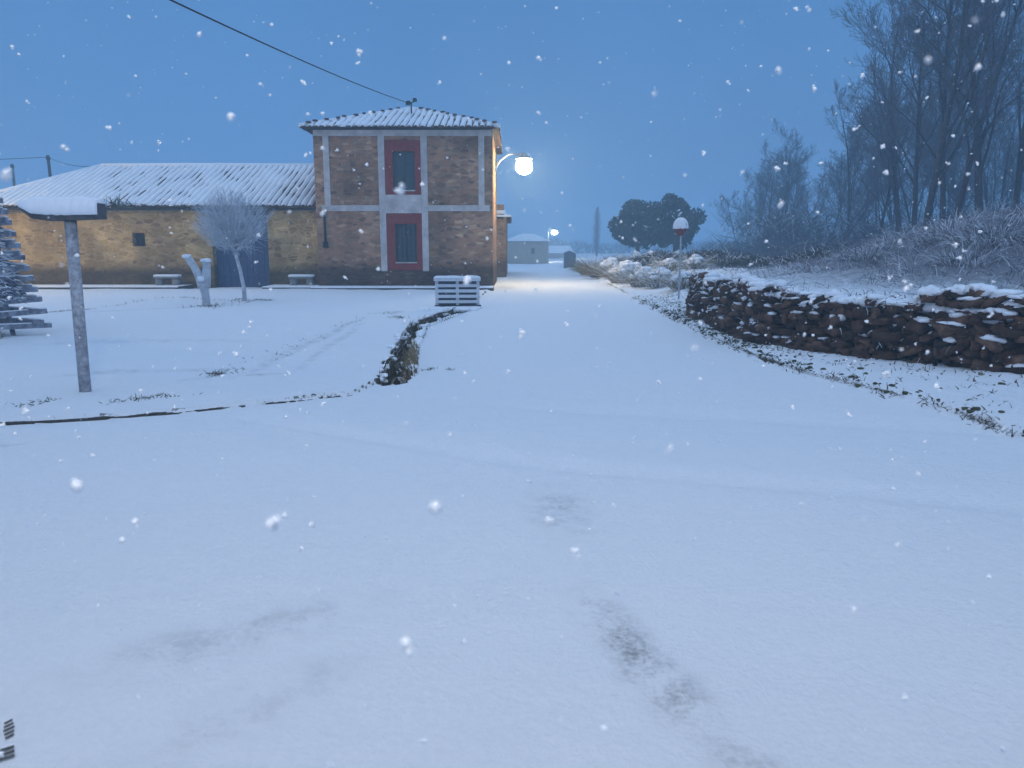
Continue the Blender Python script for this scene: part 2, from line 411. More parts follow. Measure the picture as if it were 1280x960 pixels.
# kerb of the green (dark face of the step)
mb = MB()
xs = np.arange(-9, -1.66, 0.06)
for i in range(len(xs)-1):
    for_x = xs[i]; x2 = xs[i+1]
    y1 = interp(for_x, KX, KY)-0.035; y2 = interp(x2, KX, KY)-0.035
    gap = mnoise.noise(Vector((for_x*2.1, 0, 3)))
    if gap > 0.30 + .3*(for_x < -4): continue
    h1 = 0.025 + 0.014*mnoise.noise(Vector((for_x*5, 1, 0))) - 0.03*max(0, (for_x+3.4)/2)
    h1 += height(for_x, y1-.09)
    z0 = -0.06
    vs = [(for_x,y1,z0),(x2,y2,z0),(x2,y2+.05,z0),(for_x,y1+.05,z0),(for_x,y1,h1),(x2,y2,h1),(x2,y2+.05,h1),(for_x,y1+.05,h1)]
    mb.add(vs, [(0,1,5,4),(4,5,6,7),(1,2,6,5),(3,0,4,7)])
o = mb.build('kerb', M_DARKCONC); tag(o, kind='structure', label='dark low kerb stone edging the snowy green')

# pavements in front of barn and house
for (x0, x1, y0, y1) in ((-24, -12.4, 28.7, 30.12), (-9.25, -7.35, 28.6, 30.12), (-7.34, -0.68, 28.2, 29.2)):
    mb = MB(); mb.box(x0, x1, y0, y1, -0.2, 0.10); kb = mb.build('pavement', M_DARKCONC, bevel=0.01)
    tag(kb, kind='structure', label='raised pavement strip along the building front')
    mb = MB(); n = 40
    vs = []; fs = []
    for i in range(n+1):
        x = x0 + (x1-x0)*i/n; e = 0.012*mnoise.noise(Vector((x*2, 4, 0)))
        vs += [(x, y0-0.015+e, 0.103), (x, y0-0.005+e, 0.135), (x, y1, 0.14)]
    for i in range(n):
        for k in range(2): fs.append((i*3+k, (i+1)*3+k, (i+1)*3+k+1, i*3+k+1))
    mb.add(vs, fs); mb.build('snow_cover', M_SNOW, kb, smooth=True)

# ------------------------------------------------------------------ walls with openings
def wall_front(mb, x0, x1, z0, z1, y, holes, depth=0.35):
    xs = sorted({x0, x1, *[h[0] for h in holes], *[h[1] for h in holes]})
    zs = sorted({z0, z1, *[h[2] for h in holes], *[h[3] for h in holes]})
    for i in range(len(xs)-1):
        for k in range(len(zs)-1):
            cx = (xs[i]+xs[i+1])/2; cz = (zs[k]+zs[k+1])/2
            if any(h[0] < cx < h[1] and h[2] < cz < h[3] for h in holes): continue
            mb.add([(xs[i],y,zs[k]),(xs[i+1],y,zs[k]),(xs[i+1],y,zs[k+1]),(xs[i],y,zs[k+1])], [(0,1,2,3)])
    for a, b, c, d in holes:
        Y = y+depth
        mb.add([(a,y,c),(b,y,c),(b,y,d),(a,y,d),(a,Y,c),(b,Y,c),(b,Y,d),(a,Y,d)], [(0,4,5,1),(1,5,6,2),(2,6,7,3),(3,7,4,0)])

def tile_slope(mb_tile, mb_snow, e0, e1, r0, r1, pitch, rg, bare=0.15, r=0.085, lift=0.0, drop=0.0):
    """canal tiles: columns from the eave line e0-e1 to the ridge line r0-r1; hips cut the columns short.
    The tile sheet is corrugated; on top of each column lies a rounded strip of snow."""
    e0, e1, r0, r1 = map(Vector, (e0, e1, r0, r1))
    U = (e1-e0); Lu = U.length; U.normalize()
    a0 = (r0-e0).dot(U); a1 = (r1-e0).dot(U)
    base = r0 - e0 - U*a0
    S = base.normalized(); LS = base.length; N = U.cross(S).normalized()
    if N.z < 0: N = -N
    n = int(Lu/pitch)
    for i in range(n):
        u = (i+0.5)*pitch
        if u < a0: f = u/a0 if a0 > 1e-6 else 1
        elif u > a1: f = (Lu-u)/(Lu-a1) if Lu-a1 > 1e-6 else 1
        else: f = 1
        L = LS*f
        if L < 0.15: continue
        ph = [math.pi*k/6 for k in range(7)]
        rows = max(2, int(L/0.42)); ends = []
        vs = []; fs = []
        for j in range(rows+1):
            t = L*j/rows
            c = e0 + U*(u + 0.008*math.sin(i*7.7+j*2.3)) + S*(t - 0.03*rg.random()*(j == 0)) + N*(0.01*math.sin(i*3.1+j))
            for p in ph: vs.append(c + U*(-math.cos(p)*r*1.02) + N*(math.sin(p)*r*0.72))
        for j in range(rows):
            for k in range(6): fs.append((j*7+k, j*7+k+1, (j+1)*7+k+1, (j+1)*7+k))
        fs.append(tuple(range(6, -1, -1)))
        mb_tile.add(vs, fs)
        # channel under-sheet between the columns
        for sgn in (1,):
            c = e0 + U*(u + pitch/2)
            mb_tile.add([c - U*pitch*.75 + N*-.01, c + U*pitch*.25 + N*-.01, c + U*pitch*.25 + S*L + N*-.01, c - U*pitch*.75 + S*L + N*-.01], [(0,1,2,3)])
        # snow strip
        m = max(3, int(L/0.16)); vs = []; fs = []; st = -0.02 + 0.05*rg.random()
        for j in range(m+1):
            t = st + (L-st)*j/m
            q = e0 + U*u + S*t
            k = mnoise.noise(Vector((q.x*1.3, q.y*1.3, q.z*2.2 + i*0.37)))
            k2 = mnoise.noise(Vector((q.x*0.35, q.y*0.35, 5.5)))
            w = pitch*(0.43 + 0.10*k + 0.06*k2 - bare*0.5)
            h = r*0.62 + 0.035 + 0.03*k + lift - drop*(j == 0)
            vs += [q - U*w + N*0.012, q - U*w*0.72 + N*h*0.86, q + N*h*1.12, q + U*w*0.72 + N*h*0.86, q + U*w + N*0.012]
        for j in range(m):
            for k in range(4): fs.append((j*5+k, j*5+k+1, (j+1)*5+k+1, (j+1)*5+k))
        fs.append((4,3,2,1,0))
        mb_snow.add(vs, fs)

# ------------------------------------------------------------------ barn
BY = 30.2
barn = thing('stone_barn', (0,0,0), 'long low ochre stone barn with snowy tiled hipped roof and blue gate', 'barn')
bx0, bx1 = -21.0, -7.32
a = at(262, 258, BY); bq = at(338, 356, BY)
gate = (a.x, bq.x, 0.0, 3.02)
w0 = at(165, 291, BY); w1 = at(182, 308, BY)
win = (w0.x, w1.x, w1.z, w0.z)
mb = MB(); wall_front(mb, bx0, bx1, -0.1, 3.12, BY, [gate, win], 0.45)
mb.add([(bx0,BY,-.1),(bx0,38.6,-.1),(bx0,38.6,3.12),(bx0,BY,3.12)], [(0,3,2,1)])
mb.add([(bx0,38.6,-.1),(bx1,38.6,-.1),(bx1,38.6,3.12),(bx0,38.6,3.12)], [(0,3,2,1)])
mb.build('wall', M_BARN, barn)
mb = MB(); ms = MB(); rg = random.Random(3)
e0, e1 = (bx0-.3, BY-.35, 3.10), (bx1-.02, BY-.35, 3.10); r0, r1 = (-17.75, 34.4, 5.0), (bx1-.02, 34.4, 5.0)
tile_slope(mb, ms, e0, e1, r0, r1, 0.25, rg, bare=0.11, lift=.01)
tile_slope(mb, ms, (bx1-.02, 38.95, 3.1), (bx0-.3, 38.95, 3.1), (bx1-.02, 34.4, 5.0), r0, 0.25, rg, bare=0.05)
tile_slope(mb, ms, (bx0-.3, 38.95, 3.1), (bx0-.3, BY-.35, 3.1), r0, r0, 0.25, rg, bare=0.05)
roof = mb.build('roof', M_TILE, barn, smooth=True)
ms.tube([r0, (-14, 34.4, 5.02), r1], 0.14, 8); ms.tube([(e0[0]+.1, e0[1]+.12, e0[2]+.05), r0], 0.13, 8)
ms.build('snow_cover', M_SNOW, roof, smooth=True)
mb = MB(); mb.box(bx0, bx1-.03, BY-0.3, BY-0.02, 2.96, 3.03); mb.build('eave_board', M_DARKWOOD, barn)
# torn eave with dark tiles and a dead plant above the small window
mb = MB(); rgt = random.Random(11)
for k in range(46):
    p = Vector((-14.9 + rgt.gauss(0, .38), BY-.38, 3.12 + rgt.uniform(-.05, .1)))
    mb.blade(p, (rgt.uniform(-.7,.7), -.3, rgt.uniform(-.1,1)), rgt.uniform(.15,.5), .022, .25, rgt)
mb.build('dead_plant', M_DARKGRASS, barn)
g = MB(); n = 9
for i in range(n):
    x0 = gate[0]+.04 + (gate[1]-gate[0]-.08)*i/n; x1 = x0 + (gate[1]-gate[0]-.08)/n - .012
    g.box(x0, x1, BY+.32, BY+.38, 0.03, 2.95)
g.box(gate[0], gate[1], BY+.39, BY+.43, 0, 3.0)
gt = g.build('gate', M_GATE, barn)
for z in (.45, 2.3):
    g = MB(); g.box(gate[0]+.06, gate[1]-.06, BY+.285, BY+.318, z, z+.13); g.build('cross_rail', M_GATE, gt)
g = MB(); g.box(gate[0]-.1, gate[1]+.1, BY-.03, BY+.3, 2.78, 2.955); g.build('lintel', M_DARKWOOD, barn)
g = MB(); g.box(win[0]+.02, win[1]-.02, BY+.25, BY+.29, win[2]+.02, win[3]-.02)
wn = g.build('window', M_DARKWOOD, barn)
g = MB(); g.box(win[0]-.08, win[1]+.08, BY-.035, BY+.1, win[3]+.002, win[3]+.11); g.build('lintel', M_BARN, wn)
g = MB(); g.box(win[0]-.07, win[1]+.07, BY-.05, BY+.1, win[2]-.08, win[2]-.002); g.build('sill', M_BARN, wn)

# ------------------------------------------------------------------ house
HY = 29.3; hx0, hx1 = -7.3, -0.72; HE = at(510, 161.5, 29.3).z; HB = 37.0
house = thing('stone_house', (0,0,0), 'two storey brown stone house with white bands and red window surrounds', 'house')
def fx(px, py): return at(px, py, HY).x
def fz(py, px=510): return at(px, py, HY).z
uw = (fx(491,210), fx(518.6,210), fz(238), fz(189)); lw = (fx(494,300), fx(521,300), fz(328), fz(280))
mb = MB(); wall_front(mb, hx0, hx1, -.1, HE, HY, [uw, lw], .30)
mb.add([(hx1,HY,-.1),(hx1,HB,-.1),(hx1,HB,HE),(hx1,HY,HE)], [(0,1,2,3)])
mb.add([(hx0,HY,-.1),(hx0,HB,-.1),(hx0,HB,HE),(hx0,HY,HE)], [(0,3,2,1)])
mb.add([(hx0,HB,-.1),(hx1,HB,-.1),(hx1,HB,HE),(hx0,HB,HE)], [(0,3,2,1)])
mb.build('wall', M_HOUSE, house)
def band(x0, x1, z0, z1, d=.03): 
    mb = MB(); mb.box(x0, x1, HY-d, HY+.02, z0, z1); return mb.build('plaster_band', M_TRIM, house, bevel=.006)
zt0, zt1 = fz(170), HE-.03
zm0, zm1 = fz(264), fz(256.5)
Lc0, Lc1 = fx(473.5,230), fx(481.5,230); Rc0, Rc1 = fx(526.5,230), fx(534.5,230)
mb = MB(); mb.box(hx0+.02, hx1-.02, HY-.034, HY+.02, zt0, zt1); mb.build('plaster_band', M_TRIM, house, bevel=.006)
band(fx(404.5,210), fx(412,210), zm1+.002, zt0-.002); band(fx(598,210), fx(605.5,210), zm1+.002, zt0-.002)
band(fx(402,260), Lc0-.002, zm0, zm1); band(Rc1+.002, fx(612,260), zm0, zm1)
lz = fz(339)
band(Lc0, Lc1, lz, zt0-.002); band(Rc0, Rc1, lz, zt0-.002)
pan = band(Lc1+.002, Rc0-.002, fz(266.5), fz(243.5))
for w, zz in ((uw, (fz(243)+.002, fz(175))), (lw, (fz(337.5), fz(267.5)))):
    mb = MB(); d = HY-.022
    mb.box(Lc1+.004, w[0], d, HY+.05, zz[0], zz[1]); mb.box(w[1], Rc0-.004, d, HY+.05, zz[0], zz[1])
    mb.box(w[0]+.001, w[1]-.001, d, HY+.05, w[3], zz[1]); mb.box(w[0]+.001, w[1]-.001, d, HY+.05, zz[0], w[2])
    mb.build('red_surround', M_RED, house)
    y = HY+.16
    f = MB(); t = .055
    f.box(w[0], w[0]+t, y, y+.07, w[2], w[3]); f.box(w[1]-t, w[1], y, y+.07, w[2], w[3])
    f.box(w[0]+t, w[1]-t, y, y+.07, w[3]-t, w[3]); f.box(w[0]+t, w[1]-t, y, y+.07, w[2], w[2]+t)
    cx = (w[0]+w[1])/2; f.box(cx-.035, cx+.035, y-.004, y+.07, w[2]+t, w[3]-t)
    for q in (.36, .68):
        z = w[2] + (w[3]-w[2])*q
        f.box(w[0]+t, cx-.035, y+.008, y+.06, z-.015, z+.015); f.box(cx+.035, w[1]-t, y+.008, y+.06, z-.015, z+.015)
    wo = f.build('window', M_GREEN, house)
    pn = MB(); pn.box(w[0]+t-.01, w[1]-t+.01, y+.03, y+.04, w[2]+t-.01, w[3]-t+.01); pn.build('pane', M_GLASS, wo)
    s = MB(); s.box(w[0]+.005, w[1]-.005, HY-.05, HY+.155, w[2]-.03, w[2]+.012); s.build('sill', M_TRIM, wo)
    if w is lw:
        gr = MB()
        for i in range(5):
            x = w[0] + (w[1]-w[0])*(i+.5)/5; gr.tube([(x, HY+.07, w[2]), (x, HY+.07, w[3])], .009, 6)
        gr.build('window_bars', M_DARKWOOD, wo)
mb = MB(); ms = MB(); rg = random.Random(5)
ov = .38; A = (hx0-ov, HY-ov, HE+.02); B = (hx1+ov-.13, HY-ov, HE+.02); C = (hx1+ov-.13, HB+ov, HE+.02); D = (hx0-ov, HB+ov, HE+.02)
PZ = at(515, 137, HY+3.4).z; P0 = (-4.05, HY+3.4, PZ); P1 = (-4.05, HB-3.4, PZ)
tile_slope(mb, ms, A, B, P0, P0, .24, rg, bare=.07, drop=.015); tile_slope(mb, ms, B, C, P0, P1, .24, rg, bare=.12)
tile_slope(mb, ms, C, D, P1, P1, .24, rg, bare=.12); tile_slope(mb, ms, D, A, P1, P0, .24, rg, bare=.12)
rf = mb.build('roof', M_TILE, house, smooth=True)
for c in (A, B): ms.tube([Vector(c)+Vector((0,.1,.07)), Vector(P0)+Vector((0,0,.03))], [.08,.1], 8)
ms.tube([P0, P1], .12, 8); ms.build('snow_cover', M_SNOW, rf, smooth=True)
mb = MB(); mb.box(hx0-.26, hx1+.13, HY-.26, HY-.002, HE-.028, HE-.002); mb.box(hx1+.002, hx1+.14, HY+.0, HB, HE-.028, HE-.002); mb.build('eave_board', M_DARKWOOD, house)
mb = MB(); rg2 = random.Random(2)
for c in (A, B):
    for k in range(11):
        t = .06 + .9*k/11; p = Vector(c).lerp(Vector(P0), t) + Vector((rg2.uniform(-.08,.08), -.02, .13))
        mb = MB(); mb.stone(p, (rg2.uniform(.05,.10), .08, .035), rg2.uniform(0,3), rg2); mb.build('ridge_tile', M_TILE, rf, smooth=True)
# cable bracket on the roof and downpipe at the barn corner
mb = MB(); q = at(514, 128, 31.3)
mb.tube([(q.x, 31.3, 6.2), (q.x, 31.3, q.z)], .03, 8); mb.tube([(q.x-.22, 31.3, q.z-.1), (q.x+.2, 31.3, q.z+.06)], .022, 8)
mb.stone((q.x-.12, 31.3, q.z-.02), (.09,.09,.08), 0, rg2); mb.stone((q.x+.14, 31.3, q.z+.09), (.08,.08,.07), 0, rg2)
mb.build('cable_bracket', M_CABLE, house, smooth=True); CABLE_END = Vector((q.x-.12, 31.25, q.z-.02))
mb = MB(); x = fx(406, 285)+.02
mb.tube([(x, HY-.06, 2.9), (x, HY-.06, 1.75)], .045, 8); mb.box(x-.09, x+.09, HY-.14, HY, 1.55, 1.78); mb.build('cable_box', M_CABLE, house)

# lane-side lamp on the house wall
def lamp_head(root, c, s=1.0, glow=None, tall=1.0):
    mb = MB(); mb.lathe([(.06*s,.30*s),(.09*s,.24*s),(.24*s,.15*s),(.27*s,.12*s),(.25*s,.115*s)], c, 20); mb.build('lamp_shade', M_STEEL, root, smooth=True)
    mb = MB(); mb.lathe([(.20*s,.113*s),(.225*s,.02*s),(.245*s,-.08*s*tall),(.23*s,-.14*s*tall),(.15*s,-.19*s*tall),(.03*s,-.215*s*tall)], c, 20); mb.build('diffuser', glow, root, smooth=True)
M_GLOW = emit('lamp_glow', (1.0, 0.84, 0.52), 205)
M_GLOWFAR = emit('far_lamp_glow', (1.0, 0.90, 0.72), 150)
LW = at(655, 204, 32.6)
lamp = thing('wall_lamp', (0,0,0), 'lit street lamp on a curved arm from the side wall of the stone house', 'street lamp', 'lit street lamps')
lamp_head(lamp, LW, 1.35, M_GLOW, 1.55)
mb = MB(); mb.tube([(hx1, LW.y, LW.z-.25), (hx1+.25, LW.y, LW.z+.12), (hx1+.6, LW.y, LW.z+.36), (LW.x-.1, LW.y, LW.z+.36), (LW.x, LW.y, LW.z+.28)], .028, 8); mb.tube([(hx1, LW.y, LW.z-.05), (hx1+.25, LW.y, LW.z+.12)], .02, 6)
mb.build('arm', M_STEEL, lamp, smooth=True)
mb = MB(); mb.box(hx1, hx1+.04, LW.y-.1, LW.y+.1, LW.z-.4, LW.z+.1); mb.build('wall_plate', M_STEEL, lamp)

def pole_lamp(x, y, z, arm, label, glow, s=1.0, gz=0.0, hood=False):
    root = thing('street_lamp', (0,0,0), label, 'street lamp', 'lit street lamps')
    lamp_head(root, (x+arm[0], y+arm[1], z), s, glow)
    mb = MB(); mb.tube([(x, y, gz-.3), (x, y, z-.3), (x, y, z+.3)], [.075, .055, .045], 10); mb.build('pole', M_STEEL, root, smooth=True)
    mb = MB(); mb.tube([(x, y, z+.2), (x+arm[0]*.5, y+arm[1]*.5, z+.42*s+.05), (x+arm[0], y+arm[1], z+.28*s)], .03, 8); mb.build('arm', M_STEEL, root, smooth=True)
    return root
far = at(693, 290, 118)
pole_lamp(far.x-.9, 118.2, far.z, (.9, -.2), 'small lit street lamp on a pole at the far end of the road', M_GLOWFAR, 1.7, -.85)
M_GLOWBARN = emit('square_lamp_glow', (1.0, 0.68, 0.21), 1000)
M_GLOWNEAR = emit('near_lamp_glow', (1.0, 0.90, 0.74), 300)
pole_lamp(-25.5, 22.5, 5.6, (1.0, .6), 'street lamp beside the green whose light falls on the barn', M_GLOWBARN)
pole_lamp(-2.6, -3.8, 5.8, (2.4, 3.2), 'street lamp standing behind the viewer at the road', M_GLOWNEAR)

# ------------------------------------------------------------------ buildings farther off
def simple_house(name, label, cat, c, w, d, z0, zw, zr, rz, mw, hip=.9, wins=(), ms_=M_SNOW):
    root = thing(name, (c[0], c[1], 0), label, cat, None, rz)
    mb = MB(); mb.box(-w/2, w/2, -d/2, d/2, z0, zw); mb.build('wall', mw, root)
    mb = MB(); o = .25
    vs = [(-w/2-o,-d/2-o,zw),(w/2+o,-d/2-o,zw),(w/2+o,d/2+o,zw),(-w/2-o,d/2+o,zw),(-w/2+hip,0,zr),(w/2-hip,0,zr)]
    mb.add(vs, [(0,1,5,4),(1,2,5),(2,3,4,5),(3,0,4),(3,2,1,0)]); r = mb.build('roof', M_TILE, root)
    mb = MB(); vs2 = [(v[0]*1.01, v[1]*1.01, v[2]+.06) for v in vs]
    mb.add(vs2 + [(v[0]*1.01, v[1]*1.01, v[2]+.012) for v in vs[:4]], [(0,1,5,4),(1,2,5),(2,3,4,5),(3,0,4),(0,6,7,1),(1,7,8,2),(2,8,9,3),(3,9,6,0)])
    mb.build('snow_cover', ms_, r)
    for (x, z, ww, hh) in wins:
        mb = MB(); mb.box(x-ww/2, x+ww/2, -d/2-.03, -d/2+.02, z, z+hh); mb.build('window', M_DARKWOOD, root)
    return root
simple_house('outbuilding', 'dark low outbuilding tucked behind the house beside the lane', 'outbuilding', (-3.9, 46.5), 7.2, 11, -1, 3.1, 4.3, 0, M_HOUSE, 2.5)
ch = at(629, 268, 41.2)
mb = MB(); mb.box(-1.0, -.42, 41.0, 41.6, 3.0, 3.75); cho = mb.build('chimney', M_HOUSE, bpy.data.objects['outbuilding'], bevel=.02); cho.location = (3.9, -46.5, 0)
mb = MB(); mb.stone((2.95+.3-.1, -46.5+41.0+.3, 3.36), (.42,.36,.1), 0, rg2); mb.build('snow_ledge', M_SNOW, bpy.data.objects['outbuilding'], smooth=True)
pc = at(657, 330, 106)
a_ = R(-44)
cx, cy = pc.x, pc.y
wv = Vector((math.cos(R(46)), math.sin(R(46)))); dv = Vector((-math.sin(R(46)), math.cos(R(46))))
w_, d_ = 4.7, 3.6
cc = Vector((cx, cy)) + wv*w_/2 + dv*d_/2
simple_house('far_cottage', 'small pale cottage with snowy roof at the end of the lane', 'house', cc, w_, d_, -1.6, 2.3, 3.3, R(46), M_PALE, 1.2, [(-.9, .6, .6, .8)])
p = at(696, 318, 150)
simple_house('far_barn', 'distant low wall and white roof beyond the cottage', 'barn', (p.x+.5, 152), 5.2, 6, -1.6, .3, 1.7, 0, M_PALE, .5)
p = at(713, 326, 70)
root = thing('roadside_shed', (p.x, 70, -.38), 'small dark blue grey shed at the far right edge of the road', 'shed')
mb = MB(); mb.prism([(-.48,-.3),(.48,-.3),(.48,1.35),(-.1,1.6),(-.48,1.45)], 0, 1.9); mb.build('wall', M_BLUEGREY, root, bevel=.02)
mb = MB(); mb.prism([(-.53,1.44),(-.1,1.61),(.53,1.34),(.53,1.41),(-.1,1.69),(-.53,1.51)], -.05, 1.95); mb.build('roof', M_SNOW, root)
p = at(8, 241, 62)
simple_house('distant_house', 'roof of a distant house showing past the barn end', 'house', (p.x-4, 66), 14, 9, -1, 4.6, 5.9, 0, M_HOUSE, 2.5)

# ------------------------------------------------------------------ utility poles and cables
def pole(px, ytop, Y, label, lean=0.0):
    t = at(px, ytop, Y)
    root = thing('utility_pole', (t.x, Y, 0), label, 'utility pole', 'utility poles behind the barn')
    mb = MB(); mb.tube([(0,0,-.5), (lean,0,t.z)], [.13,.09], 8); mb.build('post', M_DARKWOOD, root, smooth=True)
    mb = MB(); mb.tube([(lean, 0, t.z-.28), (lean, 0, t.z-.10)], .13, 8); mb.build('cable_clamp', M_CABLE, root, smooth=True)
    return Vector((t.x+lean, Y, t.z-.12))
u1 = pole(62, 194, 52, 'tall leaning utility pole rising behind the barn roof', -.12)
u2 = pole(15, 205, 60, 'shorter utility pole near the left end of the barn', 0)
def cable(a, b, sag, r, name, label, n=24):
    a = Vector(a); b = Vector(b)
    mb = MB(); mb.tube([a.lerp(b, i/n) - Vector((0,0,sag*4*(i/n)*(1-i/n))) for i in range(n+1)], r, 6)
    o = mb.build(name, M_CABLE, smooth=True); return tag(o, label, 'cable')
p = at(262, 0, 13.0)
end = CABLE_END + (p-CABLE_END)*((CABLE_END.y+3.8)/(CABLE_END.y-13.0)); end.x = -2.6; end.y = -3.8; end.z = min(end.z, 6.2)
cable(CABLE_END, p + (p-CABLE_END)*.9, .28, .014, 'overhead_cable', 'thick overhead cable running up from the house roof')
cable(u1, (-52, 49, 7.4), .4, .02, 'thin_wire', 'thin wire leaving the tall pole toward the left')
cable(u1, (-17.2, 34.4, 5.1), .3, .014, 'thin_wire', 'thin wire from the tall pole down to the barn ridge')
# ------------------------------------------------------------------ signs, benches, barrier
p = gp(107, 495)
sg = thing('direction_sign', (p.x, p.y, height(p.x, p.y)), 'grey post carrying a snow caked pointed signboard on the green', 'signpost')
D = p.y
def loc(px, py):
    q = at(px, py, D); return (q.x-p.x, q.z-height(p.x, p.y))
tp = loc(88, 276)
mb = MB(); 
for s in (0,): mb.tube([(0,0,-.2), (tp[0]+.0, 0, tp[1])], .062, 10)
mb.build('post', M_POST, sg, smooth=True)
out = [loc(30,261), loc(46,273.5), loc(66,276.5), loc(130,274), loc(128,254), loc(46,252)]
mb = MB(); mb.prism(out, -.10, .07); mb.build('board', M_BOARD, sg, bevel=.008)
rg = random.Random(21)
nu, nv = 70, 8
topo = lambda t: (loc(31+98*t, 251.5-3.5*math.sin(math.pi*min(1, t*1.4))**.5 if t < 1 else 249))
mb = MB()
vs = []; fs = []
def face_z(t):
    px = 31 + 97*t
    top = 253.5; bot = interp(px, [31, 46, 66, 128], [260, 268, 270, 269])
    return px, top, bot
for i in range(nu+1):
    t = i/nu; px, top, bot = face_z(t)
    nn = .5 + .5*mnoise.noise(Vector((t*9, 2, 1)))
    bot2 = bot - 4.5*max(0, nn-.35)*(1 if t < .55 else .3)
    xb, zb = loc(px, bot2); xt, zt = loc(px, top)
    th = .035*min(1, 6*t+.25, 8*(1-t)+.4)
    lump = .018*mnoise.noise(Vector((t*6, 7, 0))) + .012*mnoise.noise(Vector((t*24, 3, 0))); th += .014*mnoise.noise(Vector((t*17, 1, 5)))
    hh = .055*min(1, 5*t+.2, 9*(1-t)+.5) + lump
    vs += [(xb, -.101, zb), (xb, -.105-th, zb+.012), (xb, -.11-th*1.1, (zb+zt)/2), (xt, -.105-th*.7, zt+hh*.5), (xt, -.06, zt+hh), (xt, .04, zt+hh), (xt, .085, zt+hh*.4), (xt, .072, zt-.03)]
for i in range(nu):
    for k in range(7): fs.append((i*8+k, (i+1)*8+k, (i+1)*8+k+1, i*8+k+1))
fs += [tuple(range(7,-1,-1))[::-1], tuple(nu*8+k for k in range(7,-1,-1))]
mb.add(vs, fs); mb.build('snow_cover', M_SNOW, sg, smooth=True)

# round traffic sign seen from behind at an angle
p = gp(848, 381)
ts = thing('traffic_sign', (p.x, p.y, height(p.x, p.y)), 'thin pole with a snow plastered red traffic sign by the bank', 'traffic sign', rz=R(-56))
zt = at(848, 284, p.y).z - height(p.x, p.y)
mb = MB(); mb.tube([(0,0,-.2), (0,0,zt+.25)], .026, 8); mb.build('pole', M_STEEL, ts, smooth=True)
mb = MB(); Mx = Matrix.Rotation(R(90), 3, 'X')
mb.lathe([(.22,-.012),(.235,-.006),(.235,.006),(.22,.012)], (0,-.045,zt), 28, Mx); mb.build('sign_plate', M_SIGNRED, ts, smooth=False)
mb = MB(); vs = []; fs = []; NU, NV = 14, 9
for i in range(NU+1):
    for k in range(NV+1):
        u = -1 + 2*i/NU; v = k/NV
        half = .235
        x = u*half*math.sqrt(max(0, 1-(0.55*v-.05+.45*v)**2*0.9)) if False else u*half
        zc = zt - .04 + v*.26*1.15*math.sqrt(max(0, 1-u*u*.96)) + .03*mnoise.noise(Vector((u*3, 1, 0)))*(1-v)
        th = .075*math.sqrt(max(0, 1-(2*v-1)**2))*math.sqrt(max(0, 1-u*u*.98)) + .012
        vs.append((x, -.062-th, zc))
for i in range(NU):
    for k in range(NV):
        q = i*(NV+1)+k; fs.append((q, q+NV+1, q+NV+2, q+1))
n0 = len(vs); vs += [(v[0], .02 + (-.062-v[1])*.6, v[2]) for v in vs]
fs += [tuple(i+n0 for i in f[::-1]) for f in fs]
ring = [k for k in range(NV+1)] + [i*(NV+1)+NV for i in range(1, NU+1)] + [NU*(NV+1)+k for k in range(NV-1, -1, -1)] + [i*(NV+1) for i in range(NU-1, 0, -1)]
for i in range(len(ring)):
    a, b = ring[i], ring[(i+1) % len(ring)]; fs.append((a, b, b+n0, a+n0))
mb.add(vs, fs); mb.build('snow_cover', M_SNOW, ts, smooth=True)

# slatted barrier beside the ditch
p = gp(572, 385); PY = p.y
bz = height(p.x, PY)
br = thing('slatted_barrier', (p.x, PY, 0), 'white slatted wooden barrier with snowy top plank beside the ditch', 'barrier', rz=R(3))
L = .58
mb = MB(); mb.box(-L-.02, L+.04, -.10, .12, -.02, .075); mb.build('bottom_beam', M_DARKWOOD, br, bevel=.008)
for x in (-L+.04, 0.0, L-.04):
    mb = MB(); mb.box(x-.04, x+.04, -.035, .035, .077, .70); mb.build('post', M_WHITEW, br, bevel=.006)
for z in (.13, .27, .41, .55):
    mb = MB(); mb.box(-L, L, -.062, -.037, z, z+.080); mb.build('slat', M_WHITEW, br, bevel=.005)
mb = MB(); mb.box(-L+.01, L-.01, .037, .055, .079, .69); mb.build('gap_shade_panel', M_BLUEGREY, br)  # added dark sheet standing in for the shade between the slats
mb = MB(); mb.box(-L-.03, L+.03, -.16, .14, .71, .80); mb.build('top_plank', M_WHITEW, br, bevel=.01)
mb = MB(); vs = []; fs = []
for i in range(25):
    x = -L-.025 + (2*L+.05)*i/24; h = .045 + .015*mnoise.noise(Vector((x*4, 0, 9))) - (.03 if i in (0, 24) else 0)
    vs += [(x, -.17, .785), (x, -.165, .80+h*.7), (x, -.02, .80+h), (x, .13, .80+h*.7), (x, .14, .80)]
for i in range(24):
    for k in range(4): fs.append((i*5+k, (i+1)*5+k, (i+1)*5+k+1, i*5+k+1))
fs += [(0,1,2,3,4), tuple(120+k for k in (4,3,2,1,0))]
mb.add(vs, fs); mb.build('snow_cover', M_SNOW, br, smooth=True)
# culvert slab where the ditch passes under the crossing
q = gp(556, 390)
mb = MB(); mb.box(-2.35, -.85, 19.2, 20.9, -.12, .0); cs = mb.build('culvert_slab', M_DARKCONC, bevel=.02); tag(cs, 'dark concrete slab bridging the ditch under the white barrier', 'slab')
mb = MB()
for k in range(16): mb.stone((-2.25+.088*k+rng.uniform(-.02,.02), 19.32+.05*(k%3), .015), (.09, .16, .05+.02*rng.random()), 0, rng)
for k in range(60): mb.stone((-2.28+1.35*rng.random(), 19.5+1.3*rng.random(), .012), (.16, .16, .045), 0, rng)
mb.build('snow_cover', M_SNOW, cs, smooth=True)

